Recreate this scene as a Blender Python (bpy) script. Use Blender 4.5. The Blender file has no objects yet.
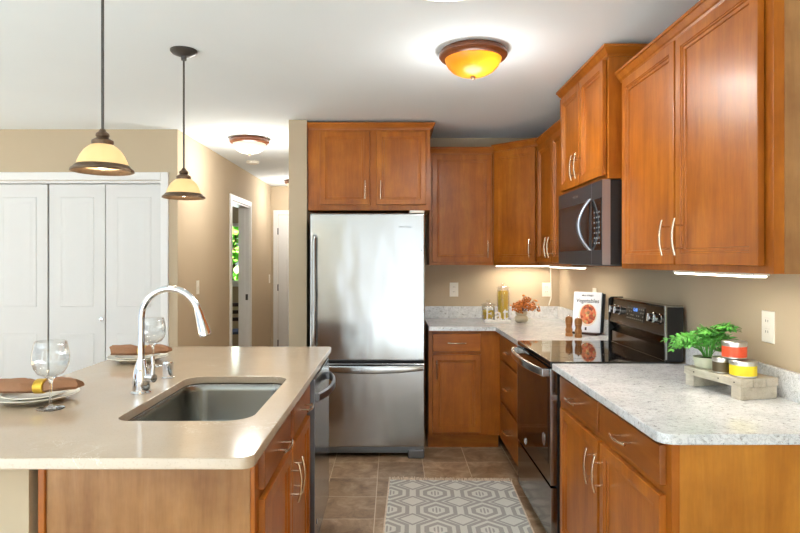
import bpy, bmesh, math, random
from mathutils import Vector, Matrix
from math import pi, sin, cos, radians

scene = bpy.context.scene
C = scene.collection
random.seed(7)

# ------------------------------------------------------------------ camera
CAMH = 1.402
cam_d = bpy.data.cameras.new('camera')
cam = bpy.data.objects.new('camera', cam_d)
C.objects.link(cam)
cam.location = (0, 0, CAMH)
cam.rotation_euler = (pi/2, 0, 0)
cam_d.sensor_width = 36.0
cam_d.lens = 27.0
cam_d.shift_x = 7/800
cam_d.shift_y = -6.5/800
cam_d.clip_start = 0.05
scene.camera = cam

# ------------------------------------------------------------------ world, lights, exposure
w = bpy.data.worlds.new('world')
scene.world = w
w.use_nodes = True
bgn = w.node_tree.nodes['Background']
bgn.inputs[0].default_value = (0.85, 0.945, 1.0, 1)
bgn.inputs[1].default_value = 0.72

def area(name, loc, target, sx, sy, energy, color=(1, 1, 1), spread=None):
    d = bpy.data.lights.new(name, 'AREA')
    d.shape = 'RECTANGLE'
    d.size, d.size_y, d.energy, d.color = sx, sy, energy, color
    if spread:
        d.spread = spread
    o = bpy.data.objects.new(name, d)
    C.objects.link(o)
    o.location = loc
    o.rotation_euler = (Vector(target)-Vector(loc)).to_track_quat('-Z', 'Y').to_euler()
    return o

def point(name, loc, energy, color=(1, .8, .55), r=.04):
    d = bpy.data.lights.new(name, 'POINT')
    d.energy, d.color, d.shadow_soft_size = energy, color, r
    o = bpy.data.objects.new(name, d)
    C.objects.link(o)
    o.location = loc
    return o

DAY = (0.90, 0.96, 1.0)
area('added_fill_behind', (-.9, -3.9, 1.15), (-.5, 3, 2.2), 6.0, 2.2, 60, DAY)  # added fill lamp behind the camera, outside the unseen openings
area('window_daylight_bedroom', (-2.6, 8.80, 1.5), (-2.6, 5, 1.4), .9, .8, 9, DAY)
sun_d = bpy.data.lights.new('sun', 'SUN')
sun_d.energy, sun_d.angle, sun_d.color = 34.0, radians(1.0), (.84, .95, 1.0)
sun = bpy.data.objects.new('sun', sun_d)
C.objects.link(sun)
sun.rotation_euler = Vector((.60*cos(radians(40)), .80*cos(radians(40)), -sin(radians(40)))).to_track_quat('-Z', 'Y').to_euler()

vs = scene.view_settings
scene.display_settings.display_device = 'sRGB'
vs.view_transform = 'Standard'
vs.look = 'None'
vs.exposure = 0.56
vs.gamma = 1.0
vs.use_curve_mapping = False
cy = scene.cycles
cy.use_denoising = True
cy.max_bounces = 10
cy.diffuse_bounces = 5
cy.glossy_bounces = 5
cy.transparent_max_bounces = 16
cy.sample_clamp_indirect = 6
cy.caustics_reflective = False
cy.caustics_refractive = False

# ------------------------------------------------------------------ materials
class NT:
    """small helper around a node tree"""
    def __init__(self, name):
        self.m = bpy.data.materials.new(name)
        self.m.use_nodes = True
        self.t = self.m.node_tree
        self.b = self.t.nodes['Principled BSDF']
        self.out = self.t.nodes['Material Output']
    def n(self, kind, **kw):
        nd = self.t.nodes.new(kind)
        for k, v in kw.items():
            setattr(nd, k, v)
        return nd
    def link(self, a, b):
        self.t.links.new(a, b)
    def put(self, sock, v):
        if hasattr(v, 'is_output') or isinstance(v, bpy.types.NodeSocket):
            self.link(v, sock)
        else:
            sock.default_value = v
    def coords(self, scale=(1, 1, 1), which='Object', rot=(0, 0, 0)):
        tc = self.n('ShaderNodeTexCoord')
        mp = self.n('ShaderNodeMapping')
        mp.inputs['Scale'].default_value = scale
        mp.inputs['Rotation'].default_value = rot
        self.link(tc.outputs[which], mp.inputs[0])
        return mp.outputs[0]
    def noise(self, vec, scale, detail=4, rough=.5, dist=0):
        x = self.n('ShaderNodeTexNoise')
        self.link(vec, x.inputs['Vector'])
        x.inputs['Scale'].default_value = scale
        x.inputs['Detail'].default_value = detail
        x.inputs['Roughness'].default_value = rough
        x.inputs['Distortion'].default_value = dist
        return x.outputs['Fac']
    def ramp(self, fac, stops):
        r = self.n('ShaderNodeValToRGB')
        self.link(fac, r.inputs[0])
        el = r.color_ramp.elements
        while len(el) < len(stops):
            el.new(.5)
        for e, (p, c) in zip(el, stops):
            e.position = p
            e.color = (*c, 1) if len(c) == 3 else c
        return r.outputs[0]
    def mix(self, fac, a, b, mode='MIX'):
        x = self.n('ShaderNodeMix', data_type='RGBA', blend_type=mode)
        self.put(x.inputs[0], fac)
        for s, v in ((x.inputs[6], a), (x.inputs[7], b)):
            self.put(s, v if not isinstance(v, tuple) else (*v, 1) if len(v) == 3 else v)
        return x.outputs[2]
    def math(self, op, a, b=0.0, c=None):
        x = self.n('ShaderNodeMath', operation=op)
        self.put(x.inputs[0], a)
        self.put(x.inputs[1], b)
        if c is not None:
            self.put(x.inputs[2], c)
        return x.outputs[0]
    def bump(self, h, strength=.1, dist=.01):
        x = self.n('ShaderNodeBump')
        x.inputs['Strength'].default_value = strength
        x.inputs['Distance'].default_value = dist
        self.link(h, x.inputs['Height'])
        self.link(x.outputs[0], self.b.inputs['Normal'])
    def set(self, **kw):
        for k, v in kw.items():
            s = self.b.inputs[k.replace('_', ' ')]
            self.put(s, (*v, 1) if isinstance(v, tuple) and len(v) == 3 else v)
        return self

def lin(r, g, b):
    f = lambda c: (c/255/12.92) if c/255 <= .04045 else ((c/255+.055)/1.055)**2.4
    return (f(r), f(g), f(b))

def plain(name, col, rough=.5, metal=0, noise_amt=.06, nscale=6, spec=.5, coat=0):
    t = NT(name)
    v = t.coords()
    f = t.noise(v, nscale, 3)
    lo = tuple(max(0, c*(1-noise_amt)) for c in col)
    hi = tuple(min(1, c*(1+noise_amt)) for c in col)
    t.set(Base_Color=t.ramp(f, [(.3, lo), (.7, hi)]), Roughness=rough, Metallic=metal)
    t.b.inputs['Specular IOR Level'].default_value = spec
    t.b.inputs['Coat Weight'].default_value = coat
    return t.m

def wood(name, base, dark, light, rough=.36, axis='Z', coat=.08, scale=1.0, contrast=1.3):
    t = NT(name)
    sc = {'Z': (9, 9, 1.0), 'X': (1.0, 9, 9), 'Y': (9, 1.0, 9)}[axis]
    v = t.coords(sc)
    f1 = t.noise(v, 1.6*scale, 6, .6, .6)
    v2 = t.coords(tuple(a*7 for a in sc))
    f2 = t.noise(v2, 2.0*scale, 3, .6)
    v3 = t.coords()
    f3 = t.noise(v3, 4.5, 4, .6)
    c = t.ramp(f1, [(.15, dark), (.5, base), (.88, light)])
    d = t.ramp(f2, [(.3, (1-.09*contrast,)*3), (.65, (1, 1, 1))])
    e = t.ramp(f3, [(.3, (1-.20*contrast, 1-.24*contrast, 1-.26*contrast)), (.7, (1.04, 1.04, 1.0))])
    oi = t.n('ShaderNodeObjectInfo')
    g = t.ramp(oi.outputs['Random'], [(0, (.93, .93, .93)), (1, (1, 1, 1))])
    c = t.mix(1.0, c, d, 'MULTIPLY')
    c = t.mix(1.0, c, e, 'MULTIPLY')
    c = t.mix(1.0, c, g, 'MULTIPLY')
    t.set(Base_Color=c, Roughness=rough)
    t.b.inputs['Coat Weight'].default_value = coat
    t.b.inputs['Specular IOR Level'].default_value = .34
    t.b.inputs['Coat Roughness'].default_value = .18
    t.bump(f2, .04, .002)
    return t.m

M = {}
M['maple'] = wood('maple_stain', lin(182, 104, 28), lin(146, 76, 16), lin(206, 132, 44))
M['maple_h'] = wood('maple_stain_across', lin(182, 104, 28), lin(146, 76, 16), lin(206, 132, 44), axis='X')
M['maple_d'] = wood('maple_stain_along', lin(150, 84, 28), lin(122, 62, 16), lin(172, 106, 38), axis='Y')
M['veneer'] = wood('end_panel_veneer', lin(176, 128, 80), lin(142, 98, 56), lin(200, 156, 108), rough=.42, coat=.1, scale=.7, contrast=1.6)
M['veneer_gold'] = wood('golden_end_panel_veneer', lin(200, 130, 44), lin(174, 104, 28), lin(218, 154, 70), rough=.42, scale=.7, contrast=1.3)
M['wall'] = plain('beige_wall_paint', lin(192, 175, 150), .8, noise_amt=.015, nscale=3, spec=.25)
M['ceiling'] = plain('white_ceiling_paint', lin(232, 240, 245), .9, noise_amt=.01, nscale=2, spec=.1)
M['white'] = plain('white_trim_paint', lin(230, 230, 230), .4, noise_amt=.01)
M['door_white'] = plain('white_door_paint', lin(218, 218, 218), .45, noise_amt=.01)
M['plastic'] = plain('white_plastic', lin(238, 234, 224), .35, noise_amt=.02)
M['cream_porcelain'] = plain('cream_glazed_porcelain', lin(244, 238, 222), .12, noise_amt=.02)
M['nickel'] = plain('satin_nickel', lin(216, 200, 178), .25, 1, .03, 30)
M['chrome'] = plain('polished_chrome', lin(225, 227, 232), .06, 1, .01)
M['bronze'] = plain('oil_rubbed_bronze', lin(104, 84, 66), .4, .7, .2, 40)
M['graymetal'] = plain('weathered_grey_metal', lin(86, 84, 82), .4, .7, .1, 30)
M['fixture_rim'] = wood('fixture_rim_wood_brown', lin(122, 66, 34), lin(84, 42, 20), lin(150, 88, 48), axis='X', coat=.4)
M['black'] = plain('black_plastic', (.010, .010, .011), .5, noise_amt=.1)
M['blackgloss'] = plain('black_glass', (.008, .008, .009), .04, noise_amt=.05, spec=.6)
M['darkrecess'] = plain('dark_gap', (.02, .015, .012), .8)
M['green'] = plain('fern_leaf', lin(80, 154, 60), .45, noise_amt=.35, nscale=60)
M['stem_brown'] = plain('brown_stem', lin(104, 66, 38), .7, noise_amt=.2, nscale=40)
M['berry'] = plain('rust_orange_berry', lin(206, 122, 48), .5, noise_amt=.5, nscale=45)
M['vase'] = plain('taupe_glazed_ceramic', lin(188, 176, 152), .3, noise_amt=.08, nscale=30)
M['gold'] = plain('gold_napkin_ring', lin(222, 180, 70), .3, .75, .1, 40)
M['millwood'] = wood('turned_mill_wood', lin(170, 112, 58), lin(130, 78, 34), lin(196, 142, 84), scale=3)
M['pasta'] = plain('yellow_pasta', lin(255, 216, 62), .55, noise_amt=.08, nscale=70)
M['tin'] = plain('brushed_tin', lin(205, 203, 198), .3, .9, .05, 40)
M['label_yellow'] = plain('yellow_label', lin(244, 216, 42), .5, noise_amt=.05)
M['label_red'] = plain('red_orange_label', lin(226, 84, 48), .5, noise_amt=.08)
M['label_brown'] = plain('dark_brown_label', lin(88, 74, 46), .5, noise_amt=.2)
M['pot'] = plain('pale_green_ceramic', lin(206, 208, 184), .4, noise_amt=.06, nscale=30)
M['soil'] = plain('dark_soil', lin(48, 34, 24), .95, noise_amt=.4, nscale=80)
M['whitewash'] = wood('whitewashed_wood', lin(222, 217, 202), lin(180, 172, 150), lin(238, 235, 224), rough=.7, axis='Y', coat=0, scale=2, contrast=1.8)
M['paper'] = plain('book_cover_pale', lin(226, 230, 240), .35, noise_amt=.02)
M['pages'] = plain('book_pages', lin(176, 200, 226), .6, noise_amt=.05)
M['ink'] = plain('dark_ink', lin(60, 62, 74), .6)
M['dish_white'] = plain('dish_on_cover', lin(228, 216, 204), .5)
M['darkwood'] = plain('dark_chair_wood', lin(58, 34, 26), .4, noise_amt=.2, nscale=20)
M['cushion'] = plain('slate_blue_fabric', lin(84, 96, 124), .9)
M['rubber'] = plain('rubber_grey', lin(70, 72, 74), .7)
M['bluelcd'] = plain('display_black', (.012, .012, .015), .12)
M['logo_grey'] = plain('badge_grey', lin(96, 98, 102), .3, .6)
M['logo_silver'] = plain('badge_silver', lin(206, 206, 206), .25, .9)
M['white_paint_wood'] = plain('white_painted_wood', lin(240, 236, 226), .5, noise_amt=.05, nscale=30)

def glass_thin(name, tint=(1, 1, 1), edge=.62):
    t = NT(name)
    tr = t.n('ShaderNodeBsdfTransparent')
    tr.inputs[0].default_value = (*tint, 1)
    gl = t.n('ShaderNodeBsdfGlossy')
    gl.inputs['Roughness'].default_value = .03
    lw = t.n('ShaderNodeLayerWeight')
    lw.inputs[0].default_value = .35
    f = t.math('MULTIPLY_ADD', lw.outputs['Facing'], edge, .035)
    mx = t.n('ShaderNodeMixShader')
    t.link(f, mx.inputs[0])
    t.link(tr.outputs[0], mx.inputs[1])
    t.link(gl.outputs[0], mx.inputs[2])
    t.link(mx.outputs[0], t.out.inputs[0])
    return t.m
M['glass'] = glass_thin('clear_glass', (.985, .99, .99))
t_ = NT('solid_clear_glass')
t_.set(Base_Color=(1, 1, 1), Roughness=.0, IOR=1.45)
t_.b.inputs['Transmission Weight'].default_value = 1.0
M['solid_glass'] = t_.m
M['pane'] = glass_thin('window_glass', (.98, .99, .98), .3)

def emis(name, col, strength, base=(.8, .8, .8)):
    t = NT(name)
    t.set(Base_Color=base, Roughness=.4)
    t.b.inputs['Emission Color'].default_value = (*col, 1)
    t.b.inputs['Emission Strength'].default_value = strength
    return t.m
t_ = NT('amber_lit_bowl')
tl = t_.n('ShaderNodeBsdfTranslucent')
tl.inputs[0].default_value = (.85, .30, .02, 1)
t_.set(Base_Color=(.28, .13, .015), Roughness=.3)
t_.b.inputs['Emission Color'].default_value = (1, .40, .012, 1)
t_.b.inputs['Emission Strength'].default_value = .42
mx_ = t_.n('ShaderNodeMixShader')
mx_.inputs[0].default_value = .45
t_.link(t_.b.outputs[0], mx_.inputs[1])
t_.link(tl.outputs[0], mx_.inputs[2])
t_.link(mx_.outputs[0], t_.out.inputs[0])
M['bowl_amber'] = t_.m
M['bowl_white'] = emis('cream_lit_bowl', (1, .88, .62), .55, (.45, .40, .32))
M['shade'] = emis('amber_lit_ribbed_shade', (1, .61, .25), .60, (.40, .27, .14))
M['bulb'] = emis('lit_bulb', (1, .85, .6), 3.0)
M['strip'] = emis('lit_strip_diffuser', (1, .93, .75), 5.0)
M['lcd_blue'] = emis('clock_digits', (.15, .35, 1), 1.2, (.02, .02, .05))

def steel(name, col, rough=.28, axis='Z', streak=.5):
    t = NT(name)
    sc = {'Z': (40, 40, .7), 'X': (.7, 40, 40), 'Y': (40, .7, 40)}[axis]
    v = t.coords(sc)
    f = t.noise(v, 6, 4, .6)
    c = t.ramp(f, [(.3, tuple(x*.97 for x in col)), (.7, col)])
    t.set(Base_Color=c, Metallic=1.0, Roughness=t.math('MULTIPLY_ADD', f, .04, rough-.02))
    v2 = t.coords((1.0, 1.0, .35))
    g = t.noise(v2, 3.2, 2)
    t.bump(g, .12*streak, .05)
    return t.m
M['steel'] = steel('brushed_stainless', lin(176, 178, 180), .19, 'Z', 1.6)
M['sink_steel'] = steel('sink_stainless', lin(136, 134, 128), .24, 'X', 0)
M['steel_dark'] = steel('dark_stainless_edge', lin(120, 122, 126), .35)
M['blackss'] = steel('black_stainless', lin(96, 84, 74), .14, 'Y', .25)
M['mw_face'] = plain('microwave_dark_face', lin(52, 53, 56), .34, 0, .03, 30, .35)
M['mw_edge'] = steel('microwave_edge', lin(170, 172, 178), .3, 'Z', 0)

def granite():
    t = NT('white_speckled_stone')
    v = t.coords()
    n1 = t.noise(v, 9, 6, .65)
    n2 = t.noise(v, 55, 5, .7)
    n3 = t.noise(v, 150, 2, .5)
    base = t.ramp(n1, [(.3, lin(212, 215, 218)), (.62, lin(232, 234, 236))])
    spk = t.ramp(n2, [(.33, (.40, .39, .37)), (.43, (1, 1, 1))])
    spk2 = t.ramp(n3, [(.30, (.55, .52, .5)), (.36, (1, 1, 1))])
    vein = t.noise(t.coords((1, 1.6, 1)), 20, 7, .72, 1.0)
    vr = t.ramp(vein, [(.465, (1, 1, 1)), (.5, (.50, .51, .53)), (.53, (1, 1, 1))])
    c = t.mix(.85, base, spk, 'MULTIPLY')
    c = t.mix(.8, c, spk2, 'MULTIPLY')
    c = t.mix(.58, c, vr, 'MULTIPLY')
    t.set(Base_Color=c, Roughness=.12)
    return t.m
M['granite'] = granite()

def quartz():
    t = NT('beige_quartz')
    v = t.coords()
    n1 = t.noise(v, 2.2, 5, .6)
    base = t.ramp(n1, [(.3, lin(186, 166, 143)), (.7, lin(197, 178, 156))])
    vein = t.noise(v, 5, 7, .65, 2.0)
    vr = t.ramp(vein, [(.49, (0, 0, 0)), (.5, (1, 1, 1)), (.51, (0, 0, 0))])
    patch = t.ramp(t.noise(v, 4, 2), [(.55, (0, 0, 0)), (.7, (1, 1, 1))])
    f = t.math('MULTIPLY', vr, patch)
    f = t.math('MULTIPLY', f, .55)
    c = t.mix(f, base, lin(244, 234, 218))
    spk = t.ramp(t.noise(v, 160, 2), [(.3, (.9, .88, .86)), (.42, (1, 1, 1))])
    c = t.mix(.8, c, spk, 'MULTIPLY')
    t.set(Base_Color=c, Roughness=.14)
    return t.m
M['quartz'] = quartz()

def tiles():
    t = NT('brown_stone_floor_tile')
    tc = t.n('ShaderNodeTexCoord')
    sp = t.n('ShaderNodeSeparateXYZ')
    t.link(tc.outputs['Object'], sp.inputs[0])
    S = .305
    u = t.math('DIVIDE', t.math('ADD', sp.outputs[0], .10+S*40), S)
    v = t.math('DIVIDE', t.math('ADD', sp.outputs[1], -3.859+S*40), S)
    fu, fv = t.math('FRACT', u), t.math('FRACT', v)
    du = t.math('MINIMUM', fu, t.math('SUBTRACT', 1.0, fu))
    dv = t.math('MINIMUM', fv, t.math('SUBTRACT', 1.0, fv))
    dd = t.math('MINIMUM', du, dv)
    grout = t.math('LESS_THAN', dd, .008)
    iu, iv = t.math('FLOOR', u), t.math('FLOOR', v)
    cb = t.n('ShaderNodeCombineXYZ')
    t.link(iu, cb.inputs[0]); t.link(iv, cb.inputs[1])
    wn = t.n('ShaderNodeTexWhiteNoise', noise_dimensions='2D')
    t.link(cb.outputs[0], wn.inputs['Vector'])
    add = t.n('ShaderNodeVectorMath', operation='MULTIPLY_ADD')
    t.link(wn.outputs['Color'], add.inputs[0])
    add.inputs[1].default_value = (7, 7, 7)
    t.link(tc.outputs['Object'], add.inputs[2])
    n1 = t.noise(add.outputs[0], 7, 8, .68, .6)
    n2 = t.noise(add.outputs[0], 40, 4, .6)
    c = t.ramp(n1, [(.30, lin(124, 94, 68)), (.5, lin(174, 144, 112)), (.70, lin(212, 188, 158))])
    c = t.mix(.5, c, t.ramp(n2, [(.3, (.7, .7, .7)), (.7, (1, 1, 1))]), 'MULTIPLY')
    c = t.mix(1.0, c, t.ramp(wn.outputs['Value'], [(0, (.78, .76, .74)), (1, (1.1, 1.1, 1.12))]), 'MULTIPLY')
    c = t.mix(grout, c, lin(212, 196, 168))
    t.set(Base_Color=c, Roughness=.38)
    t.bump(t.math('MULTIPLY', t.math('SUBTRACT', 1.0, grout), t.math('MULTIPLY_ADD', n1, .3, .7)), .25, .004)
    return t.m
M['tile'] = tiles()

def rug_mat():
    t = NT('grey_and_cream_woven_rug')
    tc = t.n('ShaderNodeTexCoord')
    sp = t.n('ShaderNodeSeparateXYZ')
    t.link(tc.outputs['Object'], sp.inputs[0])
    P, Q = .266, .242
    u = t.math('DIVIDE', t.math('ADD', sp.outputs[0], P*20+.103), P)
    v = t.math('DIVIDE', t.math('ADD', sp.outputs[1], Q*20), Q)
    def cell(x):
        return t.math('ABSOLUTE', t.math('SUBTRACT', t.math('FRACT', x), .5))
    # diamonds centred on the cell middle, hexagons on the cell corners
    du, dv = cell(u), cell(v)
    a = t.math('ADD', du, t.math('MULTIPLY', dv, 1.05))
    diamond = t.math('LESS_THAN', a, .25)
    ring1 = t.math('LESS_THAN', a, .33)
    hu = t.math('SUBTRACT', .5, du)
    hv = t.math('SUBTRACT', .5, dv)
    hx = t.math('MAXIMUM', hu, t.math('ADD', t.math('MULTIPLY', hu, .62), t.math('MULTIPLY', hv, .72)))
    # concentric bands of the hexagons: 1 = grey, 0 = cream
    def between(x, lo, hi):
        return t.math('MULTIPLY', t.math('GREATER_THAN', x, lo), t.math('LESS_THAN', x, hi))
    bars = t.math('MULTIPLY', t.math('LESS_THAN', t.math('FRACT', t.math('MULTIPLY_ADD', hu, 14.0, .25)), .5), t.math('LESS_THAN', hx, .11))
    f = t.math('MAXIMUM', bars, t.math('MAXIMUM', between(hx, .175, .27), between(hx, .345, .43)))
    mixf = lambda fac, x, y: t.math('ADD', t.math('MULTIPLY', fac, y), t.math('MULTIPLY', t.math('SUBTRACT', 1.0, fac), x))
    f = mixf(ring1, f, 1.0)
    f = mixf(diamond, f, 0.0)
    weave = t.noise(t.coords((1, 1, 1)), 260, 2)
    c = t.mix(f, lin(228, 227, 219), lin(180, 177, 171))
    c = t.mix(.5, c, t.ramp(weave, [(.3, (.8, .8, .8)), (.7, (1.05, 1.05, 1.05))]), 'MULTIPLY')
    t.set(Base_Color=c, Roughness=.95)
    t.bump(weave, .4, .003)
    return t.m
M['rug'] = rug_mat()
M['fringe'] = plain('cream_cotton_fringe', lin(224, 206, 184), .95, noise_amt=.15, nscale=60)

def cloth(name, col):
    t = NT(name)
    v = t.coords()
    f = t.noise(v, 220, 2)
    g = t.noise(v, 9, 3)
    c = t.mix(.5, t.ramp(g, [(.3, tuple(x*.85 for x in col)), (.7, col)]), t.ramp(f, [(.3, (.8, .8, .8)), (.7, (1, 1, 1))]), 'MULTIPLY')
    t.set(Base_Color=c, Roughness=.9)
    t.bump(f, .2, .002)
    return t.m
M['napkin'] = cloth('brown_linen', lin(168, 122, 90))

def food_mat():
    t = NT('printed_vegetables')
    v = t.coords()
    vo = t.n('ShaderNodeTexVoronoi')
    t.link(v, vo.inputs['Vector'])
    vo.inputs['Scale'].default_value = 60
    sp = t.n('ShaderNodeSeparateColor')
    t.link(vo.outputs['Color'], sp.inputs[0])
    c = t.ramp(sp.outputs[0], [(0, lin(70, 40, 28)), (.3, lin(196, 84, 44)), (.55, lin(222, 130, 84)), (.8, lin(110, 62, 36)), (1, lin(232, 190, 120))])
    t.set(Base_Color=c, Roughness=.4)
    return t.m
M['food'] = food_mat()

def leafwall():
    t = NT('sunlit_tree_leaf')
    f = t.noise(t.coords(), 9, 3)
    c = t.ramp(f, [(.3, lin(70, 130, 30)), (.5, lin(120, 190, 50)), (.72, lin(190, 230, 110))])
    t.set(Base_Color=c, Roughness=.6)
    return t.m
M['leaf'] = leafwall()

# ------------------------------------------------------------------ mesh helpers
class MB:
    def __init__(self):
        self.bm = bmesh.new()
    def _xf(self, verts, mat):
        if mat is not None:
            bmesh.ops.transform(self.bm, matrix=mat, verts=verts)
    def box(self, x0, x1, y0, y1, z0, z1, bev=0.0, seg=2, mat=None):
        x0, x1 = sorted((x0, x1)); y0, y1 = sorted((y0, y1)); z0, z1 = sorted((z0, z1))
        vs = [self.bm.verts.new(p) for p in ((x0,y0,z0),(x1,y0,z0),(x1,y1,z0),(x0,y1,z0),(x0,y0,z1),(x1,y0,z1),(x1,y1,z1),(x0,y1,z1))]
        fs = [self.bm.faces.new([vs[i] for i in f]) for f in ((0,3,2,1),(4,5,6,7),(0,1,5,4),(1,2,6,5),(2,3,7,6),(3,0,4,7))]
        bev = min(bev, .45*min(x1-x0, y1-y0, z1-z0))
        if bev > 0:
            es = list({e for f in fs for e in f.edges})
            r = bmesh.ops.bevel(self.bm, geom=es, offset=bev, segments=seg, affect='EDGES', profile=.5)
            vs = list({v for f in r['faces'] for v in f.verts} | {v for v in vs if v.is_valid})
        self._xf(vs, mat)
        return self
    def rings(self, rings, cap0=True, cap1=True, closed=True):
        """list of loops (lists of points) bridged in order"""
        L = [[self.bm.verts.new(p) for p in r] for r in rings]
        n = len(L[0])
        rng = range(n) if closed else range(n-1)
        for a, b in zip(L[:-1], L[1:]):
            for i in rng:
                j = (i+1) % n
                try:
                    self.bm.faces.new((a[i], a[j], b[j], b[i]))
                except ValueError:
                    pass
        if cap0:
            self.bm.faces.new(list(reversed(L[0])))
        if cap1:
            self.bm.faces.new(L[-1])
        return [v for r in L for v in r]
    def lathe(self, prof, c=(0, 0, 0), seg=32, axis='Z', cap0=False, cap1=False, mat=None):
        R = []
        for r, z in prof:
            r = max(r, 1e-5)
            R.append([(c[0]+r*cos(2*pi*i/seg), c[1]+r*sin(2*pi*i/seg), c[2]+z) for i in range(seg)])
        if axis != 'Z':
            def tr(p):
                x, y, z = p[0]-c[0], p[1]-c[1], p[2]-c[2]
                q = {'X': (z, x, y), '-X': (-z, x, -y), 'Y': (y, z, x), '-Y': (x, -z, y)}[axis]
                return (c[0]+q[0], c[1]+q[1], c[2]+q[2])
            R = [[tr(p) for p in r] for r in R]
        vs = self.rings(R, cap0, cap1)
        self._xf(vs, mat)
        return self
    def cyl(self, c, r, h, axis='Z', seg=20, bev=0.0):
        if bev:
            p = [(r-bev, 0), (r, bev), (r, h-bev), (r-bev, h)]
        else:
            p = [(r, 0), (r, h)]
        return self.lathe(p, c, seg, axis, True, True)
    def tube(self, pts, r, seg=10, caps=True):
        pts = [Vector(p) for p in pts]
        n = len(pts)
        rad = r if isinstance(r, (list, tuple)) else [r]*n
        tang = []
        for i in range(n):
            a, b = pts[max(i-1, 0)], pts[min(i+1, n-1)]
            tang.append((b-a).normalized())
        t0 = tang[0]
        ref = Vector((0, 0, 1)) if abs(t0.z) < .9 else Vector((1, 0, 0))
        nrm = t0.cross(ref).normalized()
        R = []
        for i in range(n):
            if i:
                q = tang[i-1].rotation_difference(tang[i])
                nrm = (q @ nrm).normalized()
            bn = tang[i].cross(nrm).normalized()
            R.append([tuple(pts[i] + rad[i]*(nrm*cos(2*pi*k/seg)+bn*sin(2*pi*k/seg))) for k in range(seg)])
        self.rings(R, caps, caps)
        return self
    def sphere(self, c, r, sub=2, sc=(1, 1, 1)):
        m = Matrix.Translation(c) @ Matrix.Diagonal((*sc, 1))
        bmesh.ops.create_icosphere(self.bm, subdivisions=sub, radius=r, matrix=m)
        return self
    def prism(self, poly, z0, z1, bev=0.0, mat=None, seg=2):
        """vertical extrusion of a plan polygon [(x,y)]"""
        vb = [self.bm.verts.new((x, y, z0)) for x, y in poly]
        vt = [self.bm.verts.new((x, y, z1)) for x, y in poly]
        n = len(poly)
        fs = [self.bm.faces.new(list(reversed(vb))), self.bm.faces.new(vt)]
        for i in range(n):
            j = (i+1) % n
            fs.append(self.bm.faces.new((vb[i], vb[j], vt[j], vt[i])))
        vs = vb+vt
        if bev:
            es = list(fs[0].edges)+list(fs[1].edges)
            r = bmesh.ops.bevel(self.bm, geom=es, offset=bev, segments=seg, affect='EDGES', profile=.5)
            vs = list({v for f in r['faces'] for v in f.verts} | {v for v in vs if v.is_valid})
        bmesh.ops.recalc_face_normals(self.bm, faces=self.bm.faces[:])
        self._xf(vs, mat)
        return self
    def sweep(self, path, prof, closed_prof=True):
        """sweep a profile [(out,z)] along a plan path [(x,y)], mitred; out = to the right of travel"""
        P = [Vector((x, y)) for x, y in path]
        n = len(P)
        R = []
        for i in range(n):
            if i == 0:
                d = (P[1]-P[0]).normalized(); nr = Vector((d.y, -d.x)); k = 1
            elif i == n-1:
                d = (P[-1]-P[-2]).normalized(); nr = Vector((d.y, -d.x)); k = 1
            else:
                d1 = (P[i]-P[i-1]).normalized(); d2 = (P[i+1]-P[i]).normalized()
                n1, n2 = Vector((d1.y, -d1.x)), Vector((d2.y, -d2.x))
                nr = (n1+n2).normalized(); k = 1/max(.2, nr.dot(n1))
            R.append([(P[i].x+nr.x*o*k, P[i].y+nr.y*o*k, z) for o, z in prof])
        self.rings(R, True, True)
        return self
    def add_mesh(self, me, mat):
        old = set(self.bm.verts)
        self.bm.from_mesh(me)
        self._xf([v for v in self.bm.verts if v not in old], mat)
        return self
    def build(self, name, mat, parent=None, local=False, smooth=35, loc=None, rotz=0, bevel=None):
        bm = self.bm
        bmesh.ops.recalc_face_normals(bm, faces=bm.faces[:])
        if parent is not None and not local:
            root = parent
            while root.parent:
                root = root.parent
            bmesh.ops.translate(bm, vec=-Vector(root.location), verts=bm.verts[:])
        if parent is None and loc is not None and not local:
            bmesh.ops.translate(bm, vec=-Vector(loc), verts=bm.verts[:])
        me = bpy.data.meshes.new(name)
        bm.to_mesh(me)
        bm.free()
        if smooth:
            for p in me.polygons:
                p.use_smooth = True
            me.set_sharp_from_angle(angle=radians(smooth))
        me.materials.append(M[mat] if isinstance(mat, str) else mat)
        o = bpy.data.objects.new(name, me)
        C.objects.link(o)
        if smooth == 35:
            wn_ = o.modifiers.new('face_weighted_normals', 'WEIGHTED_NORMAL')
            wn_.keep_sharp = True
            wn_.weight = 80
        if parent is not None:
            o.parent = parent
        elif loc is not None:
            o.location = loc
            o.rotation_euler.z = rotz
        return o

def tag(o, label, cat, group=None):
    o['label'] = label
    o['category'] = cat
    if group:
        o['group'] = group
    return o

def thing(name, label, cat, loc, rotz=0, group=None):
    o = bpy.data.objects.new(name, None)
    C.objects.link(o)
    o.empty_display_size = .1
    o.location = loc
    o.rotation_euler.z = rotz
    return tag(o, label, cat, group)

def struct(name, mb, mat, parent=None, **kw):
    o = mb.build(name, mat, parent, **kw)
    o['kind'] = 'structure'
    return o

def text_mesh(body, size, depth=.0005, font_off=0.0, shear=0.0):
    cu = bpy.data.curves.new('lettering', 'FONT')
    cu.body = body
    cu.size = size
    cu.extrude = depth
    cu.align_x = 'CENTER'
    cu.align_y = 'CENTER'
    cu.offset = font_off
    cu.shear = shear
    cu.resolution_u = 4
    o = bpy.data.objects.new('lettering', cu)
    C.objects.link(o)
    bpy.context.view_layer.update()
    dg = bpy.context.evaluated_depsgraph_get()
    me = bpy.data.meshes.new_from_object(o.evaluated_get(dg))
    bpy.data.objects.remove(o)
    return me

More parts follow.
